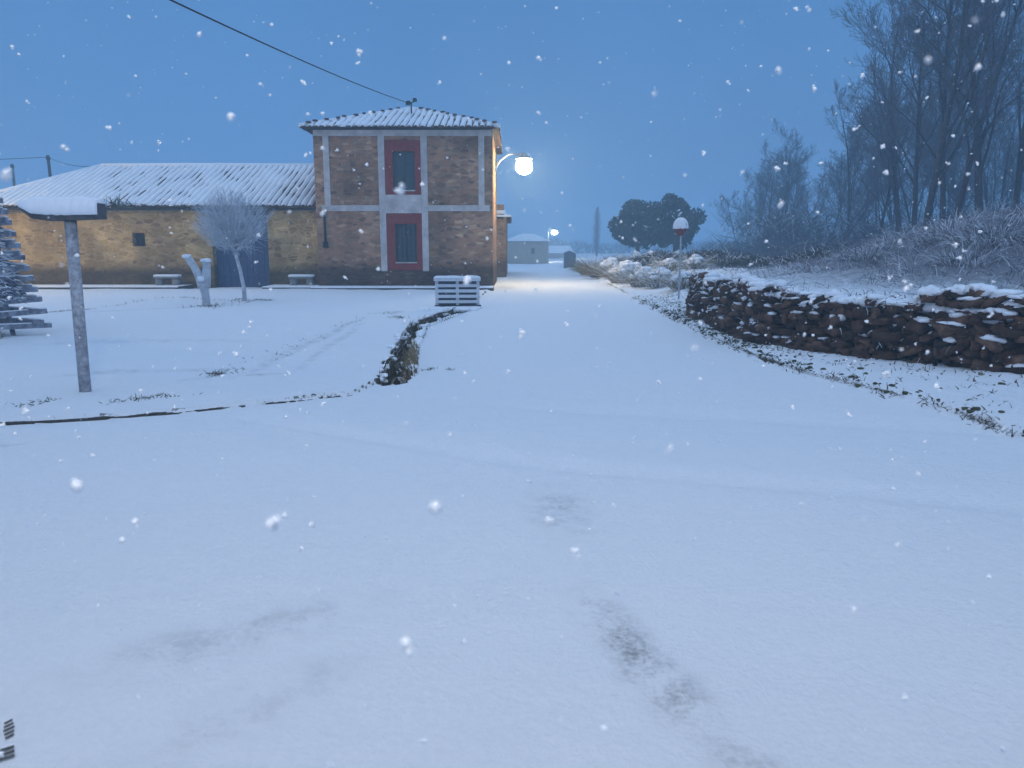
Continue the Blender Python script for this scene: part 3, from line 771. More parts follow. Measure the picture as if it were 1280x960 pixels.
# stone benches against the barn
def bench(px, label):
    q = at(px, 359, 29.75)
    root = thing('stone_bench', (q.x, 29.65, .10), label, 'bench', 'stone benches along the barn wall')
    mb = MB(); mb.box(-.48, .48, -.18, .2, .30, .38); mb.build('seat', M_CONC, root, bevel=.012)
    for s in (-1, 1):
        mb = MB(); mb.stone((.32*s, 0, .15), (.13,.16,.16), 0, rng, e=.4); mb.build('leg', M_CONC, root, smooth=True)
    mb = MB(); mb.stone((0, 0, .405), (.50,.2,.04), 0, rng, e=.25, jit=.05); mb.build('snow_cover', M_SNOW, root, smooth=True)
bench(212, 'low stone bench with snow below the small barn window')
bench(379, 'low stone bench with snow between barn gate and house')

# ------------------------------------------------------------------ wooden slat christmas tree at the left edge
p = gp(-32, 424); 
ct = thing('slat_tree', (p.x, p.y, height(p.x, p.y)), 'tall conical christmas tree built of frosted planks on the green', 'wooden tree')
HT = 4.75; RB = .98; rg = random.Random(8)
for a in (20, 110, 200, 290):
    mb = MB(); c, s = math.cos(R(a)), math.sin(R(a)); mb.tube([(c*RB*.62, s*RB*.62, -.1), (0.02*c, .02*s, HT)], [.045, .03], 6); mb.build('post', M_PLANK, ct)
z = .14; k = 0
while z < HT-.25:
    f = 1 - z/HT; r = RB*f + .03
    m4 = 4
    for a in range(m4):
        ang = R(20 + 90*a + 45 + rg.uniform(-4, 4)); Mz = Matrix.Translation((0,0,z + .03*a % .06)) @ Matrix.Rotation(ang, 4, 'Z') @ Matrix.Rotation(R(rg.uniform(-3, 3)), 4, 'Y')
        if k*m4 + a < 92:
            mb = MB(); mb.box(-r*1.0, r*1.0, -r*.66-.02, -r*.66+.015, 0, .085, 0, Mz)
            mb.box(-r*.98, r*.98, -r*.66-.03, -r*.66+.02, .087, .105, 1, Mz)
            mb.build('plank', [M_PLANK, M_SNOW], ct)
    z += .205 if z < .6 else .19; k += 1
mb = MB()
for i in range(9000):
    z = .62 + (HT-.65)*(rg.random()**1.35); f = 1 - z/HT; a = rg.uniform(0, 2*math.pi); r = (RB*f+.03)*rg.uniform(.7, 1.0)*.93
    mb.blade((r*math.cos(a), r*math.sin(a), z), (math.cos(a), math.sin(a), rg.uniform(-.6, .3)), rg.uniform(.06, .17), .011, .2, rg, 2, rg.random() < .45)
mb.build('garland', [M_DARKGRASS if False else mottled('blue_tinsel', (.05,.07,.13), (.13,.17,.26), 5), M_SNOW], ct)
mb = MB()
for i in range(26):
    a = rg.uniform(0, 6.28); r = rg.uniform(.3, 1.5); x, y = r*math.cos(a), r*math.sin(a)
    for j in range(9): mb.blade((x+rg.gauss(0,.07), y+rg.gauss(0,.05), -.02), (rg.uniform(-.8,.8), rg.uniform(-.8,.8), .6), rg.uniform(.06,.16), .008, .3, rg, 2)
mb.build('base_brush', M_DARKGRASS, ct)

# ------------------------------------------------------------------ pollarded stump and round small tree
p = gp(258, 385)
po = thing('pollarded_tree', (p.x, p.y, height(p.x, p.y)-.03), 'pale frosted stump of a pollarded tree with two raised stubs', 'tree')
mb = MB()
mb.tube([(0,0,-.1),(0.01,0,.18),(-.02,0,.45),(-.03,0,.62)], [.12,.10,.115,.17], 10)
mb.tube([(-.04,0,.55),(-.12,0,.80),(-.24,-.02,1.06),(-.36,-.04,1.26),(-.40,-.04,1.31)], [.15,.12,.095,.10,.085], 10)
mb.tube([(0.0,0,.55),(.06,.02,.80),(.075,.02,1.02),(.06,.02,1.20)], [.15,.11,.10,.115], 10)
mb.tube([(.03,0,.6),(.03,-.06,.85),(.05,-.08,1.0)], [.08,.06,.05], 8)
t_ = mb.build('trunk', M_LIMEBARK, po, smooth=True)
for c_, s_ in (((-.40,-.04,1.32), (.10,.10,.05)), ((.06,.02,1.215), (.12,.11,.05)), ((-.05,-.03,.74), (.09,.12,.07))):
    mb = MB(); mb.stone(c_, s_, 0, rng); mb.build('snow_cap', M_SNOW, po, smooth=True)

p = gp(306, 379)
rt = thing('round_tree', (p.x, p.y, height(p.x, p.y)), 'small round headed tree white with frost before the blue gate', 'tree')
rg = random.Random(31); mb = MB(); tw = MB()
fork = Vector((-.17, 0, 1.42))
mb.tube([(0,0,-.1),(0,0,.35),(-.07,0,.85),(-.15,0,1.2),fork], [.065,.055,.052,.048,.05], 8)
C0 = Vector((-.30, .1, 2.32)); RX, RZ = 1.10, .88
tips = []
for i in range(9):
    a = i*2.4 + rg.uniform(-.3,.3); e = rg.uniform(.35, 1.2)
    d = Vector((math.cos(a)*math.cos(e), math.sin(a)*math.cos(e), math.sin(e)))
    q1 = fork + d*.28 + Vector((0,0,.02)); q2 = q1 + (d + Vector((0,0,.5))).normalized()*.35
    mb.tube([fork, q1, q2], [.038,.028,.018], 6); tips += [q1, q2, q2]
mb.build('trunk', M_LIMEBARK, rt, smooth=True)
for i in range(2100):
    d = Vector((rg.gauss(0,1), rg.gauss(0,1), rg.gauss(0,1))).normalized()
    rr = rg.random()**.42
    e = C0 + Vector((d.x*RX, d.y*RX, d.z*RZ))*rr*(1+.30*mnoise.noise(d*2.3))
    b = e - (e - fork).normalized()*rg.uniform(.2,.5) + Vector((rg.gauss(0,.07), rg.gauss(0,.07), rg.gauss(0,.07)))
    if (b-fork).length < .15: continue
    mid = b.lerp(e, .5) + Vector((rg.gauss(0,.03), rg.gauss(0,.03), rg.gauss(0,.03)))
    tw.tube([b, mid, e], [.006,.0045,.0025], 3, False)
for t in tips:
    for k in range(14):
        d = Vector((rg.gauss(0,1), rg.gauss(0,1), rg.gauss(.6,1))).normalized(); tw.tube([t, t + d*rg.uniform(.3,.6)], [.009,.003], 3, False)
tw.build('crown', M_FROSTTWIG, rt)
# dark disturbed soil below the two trees
mb = MB(); rg = random.Random(4)
for (px, py, w, n) in ((258, 386, .5, 90), (306, 379, .55, 60)):
    q = gp(px, py)
    for i in range(n):
        x = q.x + rg.gauss(0, w*.6); y = q.y + rg.gauss(0, .25)
        mb.blade((x, y, height(x, y)-.01), (rg.uniform(-1,1), rg.uniform(-1,1), .7), rg.uniform(.05,.13), .008, .3, rg, 2)
# tracks and grass poking through along the paths
def track(pix, n, w, L=(.04,.10)):
    P = [gp(*q) for q in pix]
    for i in range(n):
        t = rg.random()*(len(P)-1); k = int(t); q = P[k].lerp(P[k+1], t-k)
        x = q.x + rg.gauss(0, w); y = q.y + rg.gauss(0, w*1.3)
        if mnoise.noise(Vector((x*1.5, y*1.5, 4))) < -.12: continue
        mb.blade((x, y, height(x, y)-.008), (rg.uniform(-1,1), rg.uniform(-1,1), .55), rg.uniform(*L), .006, .3, rg, 2)
track([(40,396),(110,390),(200,374),(300,377),(345,378)], 500, .06)
track([(230,492),(262,480),(275,468)], 160, .04); track([(268,478),(360,440),(460,395),(500,393)], 260, .10, (.03,.07))
track([(20,514),(60,507),(150,506),(230,496)], 150, .05, (.03,.06)); track([(150,505),(240,497)], 90, .05, (.03,.06))
track([(490,395),(503,402)], 80, .07, (.05,.12)); track([(530,466),(545,462)], 45, .03, (.03,.06)); track([(560,465),(566,463)], 20, .02, (.03,.05))
o = mb.build('grass', M_DARKGRASS); tag(o, 'dark grass poking through the snow along paths on the green', kind='stuff')
# grass on the ditch sides
mb = MB()
for i in range(1000):
    y = rg.uniform(8.9, 19.4); w = interp(y, [8.6, 9.4, 12.9, 15.2, 18, 20], [0.09, 0.15, 0.11, 0.13, 0.16, 0.16]); s = rg.choice((-1,-1,1))
    x = interp(y, DY, DX) + s*w*rg.uniform(.7, 1.35)
    mb.blade((x, y, height(x, y)-.02), (-s*rg.uniform(.1,.7), rg.uniform(-.5,.5), 1), rg.uniform(.06,.17), .005, .3, rg, 3, (0,0,0,1,2)[rg.randrange(5)])
for i in range(320):
    y = rg.uniform(9.3, 11.6); x = interp(y, DY, DX) + rg.uniform(.08, .26)
    mb.blade((x, y, height(x, y)-.05), (-rg.uniform(0,.5), rg.uniform(-.4,.4), 1), rg.uniform(.1,.28), .008, .2, rg, 3, 1)
for i in range(150):
    y = rg.uniform(9.0, 19.2); x = interp(y, DY, DX) + rg.choice((-1,1))*rg.uniform(.05,.2); mb.stone((x, y, height(x, y)+.01), (rg.uniform(.02,.08), rg.uniform(.02,.09), .025), rg.uniform(0,3), rg, e=.85, jit=.3, mi=2)
o = mb.build('ditch_grass', [M_DARKGRASS, M_STRAW, M_SNOW]); tag(o, 'dark and straw coloured grass lining the narrow ditch', kind='stuff')

# boot print at the lower left corner: bare tread marks
p = gp(6, 921)
bp = MB(); Mz = Matrix.Translation((p.x-.01, p.y, height(p.x, p.y)+.004)) @ Matrix.Rotation(R(35), 4, 'Z')
for i in range(5):
    for sx in (-1, 1):
        x = sx*.022; y = .05 - i*.024; w = .016*(1-.12*abs(i-2))
        bp.add([Mz @ Vector(q) for q in ((x-w, y-.005-.006*sx, 0), (x+w, y-.005+.006*sx, 0), (x+w, y+.006+.006*sx, .001), (x-w, y+.006-.006*sx, .001))], [(0,1,2,3)])
for i in range(3):
    y = -.115 - i*.026; bp.add([Mz @ Vector(q) for q in ((-.03, y-.006, 0), (.03, y-.006, 0), (.032, y+.007, .001), (-.032, y+.007, .001))], [(0,1,2,3)])
o = bp.build('boot_print', M_DARKCONC); tag(o, kind='structure', label='dark boot print pressed through the thin snow')

# ------------------------------------------------------------------ dry stone wall on the right
WP = [Vector((BANK_X[i], BANK_Y[i], 0)) for i in range(2, 8)][::-1]     # far end -> right
WP = [Vector((4.35, 18.2, 0))] + WP + [Vector((11.8, 5.6, 0))]
cum = [0]
for i in range(len(WP)-1): cum.append(cum[-1] + (WP[i+1]-WP[i]).length)
def wpt(s):
    s = min(max(s, 0), cum[-1]-1e-4)
    for i in range(len(WP)-1):
        if s <= cum[i+1]:
            t = (s-cum[i])/(cum[i+1]-cum[i]); d = (WP[i+1]-WP[i]).normalized(); return WP[i].lerp(WP[i+1], t), d
dw = thing('dry_stone_wall', (0,0,0), 'rough dark dry stone wall with snow lying on its stones', 'wall')
mb = MB(); ms = MB(); rg = random.Random(17)
z = -.02; kc = 0
def wtop(s): return .86 + .24*mnoise.noise(Vector((s*.6, 3, 1))) + .09*mnoise.noise(Vector((s*2.3, 0, 1)))
while z < 1.12:
    h = rg.uniform(.07, .13); s = rg.uniform(-.2, 0)
    while s < cum[-1]:
        l = rg.choice((rg.uniform(.09,.2), rg.uniform(.15,.34))); q, d = wpt(s + l/2); nrm = Vector((-d.y, d.x, 0))
        top = wtop(s)
        hh = h*rg.uniform(.75, 1.35)
        if z + h*.5 < top and rg.random() > .05:
            ins = rg.uniform(-.10, .10) + z*.16
            c = Vector((q.x, q.y, z + h/2 + .05 + rg.uniform(-.05,.05))) + nrm*ins
            tl = rg.gauss(0, .22)
            if s < 3.6: tl += .75*(1 - s/3.6)
            mb.stone(c, (l*.52, rg.uniform(.11,.18), hh*.56), math.atan2(d.y, d.x) + rg.uniform(-.4,.4), rg, e=rg.uniform(.2,.6), jit=.34, tilt=tl)
            edge = z + h*1.6 > top
            pr = .16 + .34*max(0, 1 - s/4.5) + .30*sstep(8.5, 11, s) + .40*(z > .42)
            if (edge and rg.random() < .85) or rg.random() < pr:
                th = rg.uniform(.035,.075) if edge else rg.uniform(.02,.042)
                back = .03 if edge else -.05
                for q_ in range(3 if edge else 2):
                    off = d*rg.uniform(-.45,.45)*l + nrm*rg.uniform(-.03,.05)
                    ms.stone(c + off + Vector((0,0,hh*.5 + th*.4)) + nrm*back, (l*rg.uniform(.2,.5), rg.uniform(.08,.18) if edge else rg.uniform(.05,.10), th*rg.uniform(.6,1.2)), math.atan2(d.y, d.x)+rg.uniform(-.5,.5), rg, e=.95, jit=.34, tilt=tl*.4)
        s += l*.97
    z += h*.92; kc += 1
# snow drifts behind the face
s = .2
while s < cum[-1]:
    q, d = wpt(s); nrm = Vector((-d.y, d.x, 0)); l = rg.uniform(.15,.42)
    if rg.random() < .8:
        ms.stone(Vector((q.x, q.y, min(wtop(s), .86) + rg.uniform(-.10,.05))) + nrm*rg.uniform(.22,.45), (l, rg.uniform(.14,.28), rg.uniform(.05,.13)), math.atan2(d.y,d.x), rg, e=.85, jit=.2)
    s += l*1.0
mb2 = MB()
n = 60
for i in range(n):
    q1, d1 = wpt(cum[-1]*i/n); q2, d2 = wpt(cum[-1]*(i+1)/n); n1 = Vector((-d1.y,d1.x,0)); n2_ = Vector((-d2.y,d2.x,0))
    a, b = q1 + n1*.10, q2 + n2_*.10; a2, b2 = q1 + n1*.5, q2 + n2_*.5
    mb2.add([(a.x,a.y,-.1),(b.x,b.y,-.1),(b.x,b.y,.68),(a.x,a.y,.68),(a2.x,a2.y,.70),(b2.x,b2.y,.70)], [(0,1,2,3),(3,2,5,4)])
mg = MB()
for i in range(2600):
    s_ = rg.uniform(0, cum[-1]); q, d = wpt(s_); nrm = Vector((-d.y, d.x, 0)); zz = (1-rg.random()**1.6)*.95
    if mnoise.noise(Vector((s_*1.3, zz*2, 6))) < -.05: continue
    mg.blade(Vector((q.x, q.y, zz)) - nrm*rg.uniform(.0,.16), Vector((rg.uniform(-.6,.6), rg.uniform(-.6,.6), rg.uniform(-.6,1))) - nrm*.5, rg.uniform(.06,.22), rg.uniform(.003,.008), .4, rg, 3, 0 if rg.random() < .8 else 1)
mg.build('dead_growth', [M_BRAMBLE, M_SNOW], dw)
mb2.build('core', M_STONE, dw); mb.build('stonework', M_STONE, dw, smooth=True); ms.build('snow_cover', M_SNOW, dw, smooth=True)

# verge: pebbles, grass and clods between road edge and wall
mb = MB(); rg = random.Random(44)
for i in range(5200):
    y = rg.uniform(5.3, 24); r0_ = interp(y, ROAD_RY, ROAD_RX); b0 = interp(y, BANK_Y, BANK_X)
    if rg.random() < .45: x = r0_ + .10*n2(r0_, y, .9, 7) + rg.gauss(.03, .05)
    else: x = rg.uniform(r0_+.03, max(r0_+.5, b0))
    if mnoise.noise(Vector((x*2.2, y*2.2, 1))) < .05 and rg.random() < .75: continue
    zz = height(x, y)
    mb.blade((x, y, zz-.01), (rg.uniform(-1,1), rg.uniform(-1,1), .6), rg.uniform(.03,.10), rg.uniform(.005,.011), .3, rg, 2)
for i in range(260):
    y = rg.uniform(5.5, 20); r0_ = interp(y, ROAD_RY, ROAD_RX); b0 = interp(y, BANK_Y, BANK_X)
    x = rg.uniform(r0_, max(r0_+.4, b0)) if rg.random() < .6 else r0_ + rg.gauss(.04,.05)
    sc = rg.uniform(.008,.026); mb.stone((x, y, height(x, y)+sc*.2), (sc*1.4, sc, sc*.8), rg.uniform(0,3), rg, e=.8, jit=.3)
o = mb.build('verge_litter', M_DARKGRASS); tag(o, 'dark grass and small clods sticking out of the snowy verge below the wall', kind='stuff')

# ------------------------------------------------------------------ frosted weeds on the mound and bank
mb = MB(); rg = random.Random(55)
cnt = 0
while cnt < 34000:
    y = rg.uniform(6, 34); x = rg.uniform(4, 34)
    b = x - interp(y, BANK_Y, BANK_X)
    if b < .4 or x/y > 1.35: continue
    mden = math.exp(-(((x-13.5)/6)**2 + ((y-18)/6.5)**2)) + math.exp(-(((x-24)/9)**2 + ((y-20)/8)**2))
    den = .16 + .9*mden
    if mnoise.noise(Vector((x*.7, y*.7, 2))) + den < rg.random(): continue
    zz = height(x, y); Lh = rg.uniform(.08,.26) + .36*min(1, mden)*rg.random()
    a = rg.uniform(0, 6.28); ln = rg.uniform(.2, 1.9)
    mb.blade((x, y, zz-.03), (ln*math.cos(a)-.3, ln*math.sin(a), 1), Lh, rg.uniform(.004,.010), rg.uniform(.1,.5), rg, 3, 0 if rg.random() < .78 else 1)
    cnt += 1
o = mb.build('frosted_weeds', [M_WEED, M_SNOW]); tag(o, 'tangled frost covered weeds over the bank and mound behind the wall', kind='stuff')

# bramble mounds: dark arching clumps on the mound (things)
def bramble(x, y, s, label, seed, mats, group, name='bramble_bush', cat='bush', n=520, snow=.35):
    rg = random.Random(seed); z = height(x, y)
    root = thing(name, (x, y, z), label, cat, group)
    mb = MB()
    for i in range(n):
        a = rg.uniform(0, 6.28); r = s*rg.random()**.6*.75
        px_, py_ = r*math.cos(a), r*math.sin(a)
        out = Vector((math.cos(a)*rg.uniform(.1,1), math.sin(a)*rg.uniform(.1,1), rg.uniform(.5,1.3)))
        mb.blade((px_, py_, height(x+px_, y+py_)-z-.05), out, s*rg.uniform(.25,.8), rg.uniform(.004,.009), rg.uniform(.25,.7), rg, 5, 0 if rg.random() > snow else 1)
    mb.build('stems', mats, root); return root
for i, (px, py, s, lab) in enumerate([(1085, 312, .9, 'bramble clump low on the left flank of the mound'), (1130, 295, 1.0, 'bramble clump halfway up the left slope of the mound'),
        (1185, 285, 1.1, 'bramble clump just under the crest of the mound'), (1245, 290, 1.2, 'big bramble clump at the right part of the mound'), (1210, 320, .8, 'small bramble clump at the foot of the mound near the wall')]):
    # march the sight line to the terrain
    Y = 8.0
    while Y < 40:
        q = at(px, py, Y)
        if q.z < height(q.x, Y) + .15: break
        Y += .1
    bramble(q.x, Y, s, lab, 100+i, [M_WEED, M_SNOW], 'brambles on the mound', n=1100)

# snow laden tussocks along the road bank
def tussock(px, py, s, label, seed, snow=True, Y=None, n=650):
    q = gp(px, py, .15); rg = random.Random(seed); s *= 1.35
    if Y: q = at(px, py, Y)
    z = height(q.x, q.y)
    root = thing('grass_tussock', (q.x, q.y, z-.02), label, 'tussock', 'tussocks along the right road bank')
    mb = MB()
    for i in range(n):
        a = rg.uniform(0, 6.28); r = s*.5*rg.random()
        out = Vector((math.cos(a), math.sin(a), rg.uniform(.6,2.0)))
        mb.blade((r*math.cos(a), r*math.sin(a), 0), out, s*rg.uniform(.6,1.2), .010, rg.uniform(.12,.45), rg, 5, 1 if (snow and rg.random() < .45) else 0)
    mb.build('blades', [M_STRAW, M_SNOW], root)
    if snow:
        mb = MB()
        for k in range(44):
            a = rg.uniform(0, 6.28); r = s*.5*rg.random(); hh = s*(.72 - .75*(r/s)**1.2)
            mb.stone((r*math.cos(a), r*math.sin(a), hh*rg.uniform(.75,1.05)), (s*rg.uniform(.07,.17), s*rg.uniform(.07,.15), s*rg.uniform(.04,.08)), rg.uniform(0,3), rg, e=.85, jit=.2)
        mb.build('snow_cover', M_SNOW, root, smooth=True)
for args in [(764, 345, .95, 'rounded snowy tussock nearest the lamp lit brown bush', 1), (786, 352, 1.0, 'largest snow capped tussock on the right road bank', 2), (806, 357, .75, 'snowy tussock left of the traffic sign with straw showing', 3),
             (825, 360, .7, 'low tussock just left of the traffic sign pole', 4), (775, 338, .9, 'snowy tussock set back behind the largest one', 5), (836, 350, .6, 'small tussock behind the traffic sign pole', 6), (812, 342, .8, 'tussock on the bank before the dark hedge', 7)]:
    tussock(*args)
for args in [(853, 366, .55, 'snowy tussock just right of the traffic sign pole', 11), (868, 352, .6, 'tussock hugging the far end of the dry stone wall', 12), (795, 341, .9, 'wide snowy tussock on the bank behind the row', 13),
             (846, 341, .8, 'tussock behind the traffic sign below the dark hedge', 14), (880, 340, .8, 'snowy tussock on the field edge above the wall end', 15)]:
    tussock(*args)
tussock(742, 341, 1.1, 'brown bare tussock lit by the lamp beside the road', 9, False, None, 900)
tussock(752, 345, .8, 'lower brown tussock just right of the bare lit one', 10, False, None, 700)

# dark hedges across the field
def hedge(P, h, w, n, label, seed, mats, name='field_hedge', thin=1.0):
    rg = random.Random(seed); root_p = Vector((P[0][0], P[0][1], 0))
    root = thing(name, (root_p.x, root_p.y, 0), label, 'hedge'); mb = MB()
    for i in range(n):
        t = rg.random()*(len(P)-1); k = int(t); q = Vector(P[k]).lerp(Vector(P[k+1]), t-k)
        x = q.x + rg.gauss(0, w*.4); y = q.y + rg.gauss(0, w*.4); z = height(x, y)
        hh = h*(.75 + .5*mnoise.noise(Vector((x*.6, y*.6, 8))))
        zs = z + hh*rg.random()**.8*.7
        mb.blade((x-root_p.x, y-root_p.y, zs), (rg.uniform(-1,1), rg.uniform(-1,1), rg.uniform(.2,1.2)), hh*rg.uniform(.25,.5), .016*(1+h*.3)*thin, .25*thin, rg, 3, 1 if rg.random() < .16 and zs > z+hh*.4 else 0)
    mb.build('branches', mats, root)
MH = mottled('hedge_twig', (0.035,0.032,0.026), (0.085,0.07,0.05), 2)
hedge([(5.7, 46), (7.2, 40), (9.6, 35), (13.5, 30)], 1.05, .8, 9500, 'low dark hedge crossing the field behind the tussocks', 1, [MH, M_SNOW])
hedge([(13.5, 38), (19, 36.5), (26, 35)], 2.0, 1.6, 6500, 'grey scrub thicket filling the gaps between the tall trunks', 5, [M_TWIG, M_FROSTTWIG], 'scrub_thicket', .5)
hedge([(16, 52), (26, 49), (40, 46)], 4.6, 3.2, 9000, 'taller hazy scrub thicket behind the small leaning tree', 6, [M_TWIG, M_FROSTTWIG], 'scrub_thicket', .5)
hedge([(17, 66), (24, 63), (31, 60)], 2.6, 2.5, 6000, 'hazy scrub under the group of trees beyond the field', 7, [M_TWIG, M_FROSTTWIG], 'scrub_thicket', .5)
hedge([(13, 72), (20, 66), (28, 60), (40, 55)], 1.5, 2.0, 3600, 'dim bushy hedge at the foot of the far trees', 2, [MH, M_SNOW])

# ------------------------------------------------------------------ bare trees
def make_tree(seed, Ht, name, stems=1, spread=.55, lv1=13, lean=(0,0), r0=.2, clear=.22, twk=1.0):
    rg = random.Random(seed); tr = MB(); cr = MB()
    root = thing(name, (0,0,0), None, None)
    def limb(p, d, L, r, lvl):
        segs = 5 if lvl < 2 else (3 if lvl == 2 else 2)
        pts = [p.copy()]; q = p.copy(); dd = d.copy(); dirs = [dd.copy()]
        for i in range(segs):
            j = .10 if lvl == 0 else .20
            dd = (dd + Vector((rg.gauss(0,j), rg.gauss(0,j), rg.gauss(0,j*.5) + (.10 if lvl > 0 else .03)))).normalized()
            q = q + dd*(L/segs); pts.append(q.copy()); dirs.append(dd.copy())
        rad = [max(.006, r*(1-.78*i/segs)) for i in range(segs+1)]
        (tr if lvl <= 1 else cr).tube(pts, rad, 8 if lvl == 0 else (5 if lvl == 1 else 3), lvl == 0)
        if lvl == 4: return
        nch = [lv1, 9, 7, 5][lvl]
        for i in range(nch):
            t = (clear if lvl == 0 else .18) + (1-(clear if lvl == 0 else .18))*(i + rg.random())/nch
            k = min(segs-1, int(t*segs)); f = t*segs - k
            b = pts[k].lerp(pts[k+1], f); bd = dirs[k+1]
            a = rg.uniform(0, 6.28); perp = bd.orthogonal().normalized(); perp = Matrix.Rotation(a, 3, bd) @ perp
            sp = spread*(rg.uniform(.7, 1.3)) + (.15 if lvl >= 2 else 0)
            cd = (bd + perp*sp).normalized()
            rl = max(.007, rad[k]*(.45 if lvl == 0 else .5))
            ll = L*[.46, .50, .52, .55][lvl]*(1.1 - .55*t)*rg.uniform(.75, 1.2)
            limb(b, cd, ll, rl, lvl+1)
    for s in range(stems):
        a = 6.28*s/stems + rg.random(); off = Vector((math.cos(a), math.sin(a), 0))*(.0 if stems == 1 else .35)
        d = Vector((lean[0] + (0 if stems == 1 else .16*math.cos(a)), lean[1] + (0 if stems == 1 else .16*math.sin(a)), 1)).normalized()
        limb(off + Vector((0,0,-.4)), d, Ht*rg.uniform(.9, 1.0), r0, 0)
    tr.build('trunk', M_BARK, root, smooth=True); cr.build('crown', M_TWIG, root)
    return root
GT = 'bare winter trees behind the mound'
protos = {'a': make_tree(1, 13.5, 'bare_tree', 1, .50, 13, (0,0), .155, .20), 'b': make_tree(2, 14.5, 'bare_tree', 2, .45, 10, (.02,0), .145, .25),
          'c': make_tree(3, 13.0, 'bare_tree', 1, .62, 13, (.16,0), .165, .28), 'd': make_tree(5, 10.5, 'bare_tree', 3, .5, 8, (0,0), .09, .15)}
used = set()
def place(k, px, Y, s, rz, label):
    o = protos[k]
    if k in used: o = copy_tree(o)
    used.add(k)
    x = at(px, 300, Y).x
    o.location = (x, Y, height(x, Y)-.1); o.rotation_euler = (0, 0, R(rz)); o.scale = (s, s, s)
    tag(o, label, 'tree', GT)
place('a', 1153, 31, 1.0, 0, 'tall straight bare tree rising at the left of the mound crest')
place('b', 1184, 33, 1.0, 30, 'twin stemmed tall bare tree behind the mound crest')
place('c', 1220, 30, 1.06, 0, 'thick bare tree leaning right on the mound crest')
place('b', 1290, 32, 1.0, 140, 'bare tree cut by the right edge of the picture')
place('d', 966, 62, .86, 10, 'many stemmed bare tree standing nearest the dark round pines')
place('a', 1036, 60, .64, 70, 'slim upright bare tree left of the leaning small one')
place('c', 1098, 42, .62, 185, 'small bare tree leaning left beside the mound')
place('d', 1000, 70, .80, 130, 'hazy bare tree between the many stemmed and the slim one')
place('d', 1070, 58, .84, 200, 'bushy bare tree behind the small leaning tree')
place('a', 1118, 52, .76, 200, 'hazy tall bare tree behind the tree leaning left')
place('d', 1150, 50, 1.1, 300, 'bushy bare tree showing between the tall trunks left of the crest')
place('d', 1250, 48, 1.2, 80, 'bushy bare tree behind the thick leaning tree')
place('c', 1210, 52, .95, 90, 'hazy bare tree far behind the twin stemmed one')
place('d', 935, 75, .70, 250, 'smallest pale bare tree at the left end of the row')
place('c', 1146, 38, .92, 150, 'tall bare tree just left of the straight one, its branches spreading left')
place('a', 945, 66, .56, 120, 'thin bare tree just left of the many stemmed one')
place('b', 985, 68, .58, 20, 'twin stemmed hazy tree right behind the many stemmed one')
place('c', 1050, 64, .64, 240, 'hazy spreading tree right of the slim upright one')
place('a', 1062, 50, .70, 310, 'bare tree between the slim upright tree and the small leaning one')
place('d', 1108, 55, 1.0, 40, 'dense hazy bare tree low between the small leaning tree and the tall group')
place('d', 1195, 56, 1.05, 170, 'dense hazy bare tree seen between the twin stems')
place('d', 1235, 54, 1.0, 260, 'dense hazy bare tree seen right of the thick leaning trunk')
place('d', 1275, 56, 1.05, 20, 'dense hazy bare tree low at the right edge of the picture')
place('a', 1126, 40, 1.0, 200, 'tall hazy bare tree at the left edge of the tall group above the mound')
place('a', 1300, 46, 1.0, 300, 'hazy bare tree behind the right edge tree')

# ------------------------------------------------------------------ dark round pines
def pine(px, py, Y, rx, rz, label, seed):
    c = at(px, py, Y); rg = random.Random(seed); zb = height(c.x, Y)
    root = thing('umbrella_pine', (c.x, Y, zb), label, 'tree', 'dark round pines beyond the field')
    tr = MB(); h = c.z - zb
    tr.tube([(0,0,-.2),(.05,0,h*.45),(-.05,0,h)], [.24,.18,.1], 8)
    for k in range(7):
        a = k*.9; tr.tube([(0,0,h*.45+.05*k), (math.cos(a)*rx*.4, math.sin(a)*rx*.4, h*.75), (math.cos(a)*rx*.7, math.sin(a)*rx*.7, h+.2)], [.1,.07,.03], 5)
    tr.build('trunk', M_BARK, root, smooth=True)
    cr = MB()
    lobes = []
    for k in range(64):
        d = Vector((rg.gauss(0,1), rg.gauss(0,1), rg.gauss(0,1))).normalized(); r = rg.uniform(.1, .74)
        lobes.append((Vector((d.x*rx*r, d.y*rx*r, h + d.z*rz*r)), rx*rg.uniform(.25,.36)))
    for lc, lr in lobes:
        for i in range(300):
            d = Vector((rg.gauss(0,1), rg.gauss(0,1), rg.gauss(0,1))).normalized()
            q = lc + d*lr*rg.random()**.4; q.z = lc.z + (q.z-lc.z)*.85
            u = Vector((rg.gauss(0,1), rg.gauss(0,1), rg.gauss(0,1))).normalized(); v = u.orthogonal().normalized()
            s = rg.uniform(.08,.19)
            cr.add([q - u*s - v*s*.5, q + u*s - v*s*.4, q + u*s*.7 + v*s*.6, q - u*s*.8 + v*s*.5], [(0,1,2,3)], 1 if (d.z > .5 and rg.random() < .05) else 0)
    cr.build('crown', [M_PINE, M_SNOW], root)
pine(797, 283, 64, 2.85, 2.0, 'lower left dark pine of the round pair beyond the field', 1)
pine(845, 275, 62, 2.45, 2.5, 'taller right dark pine of the round pair beyond the field', 2)
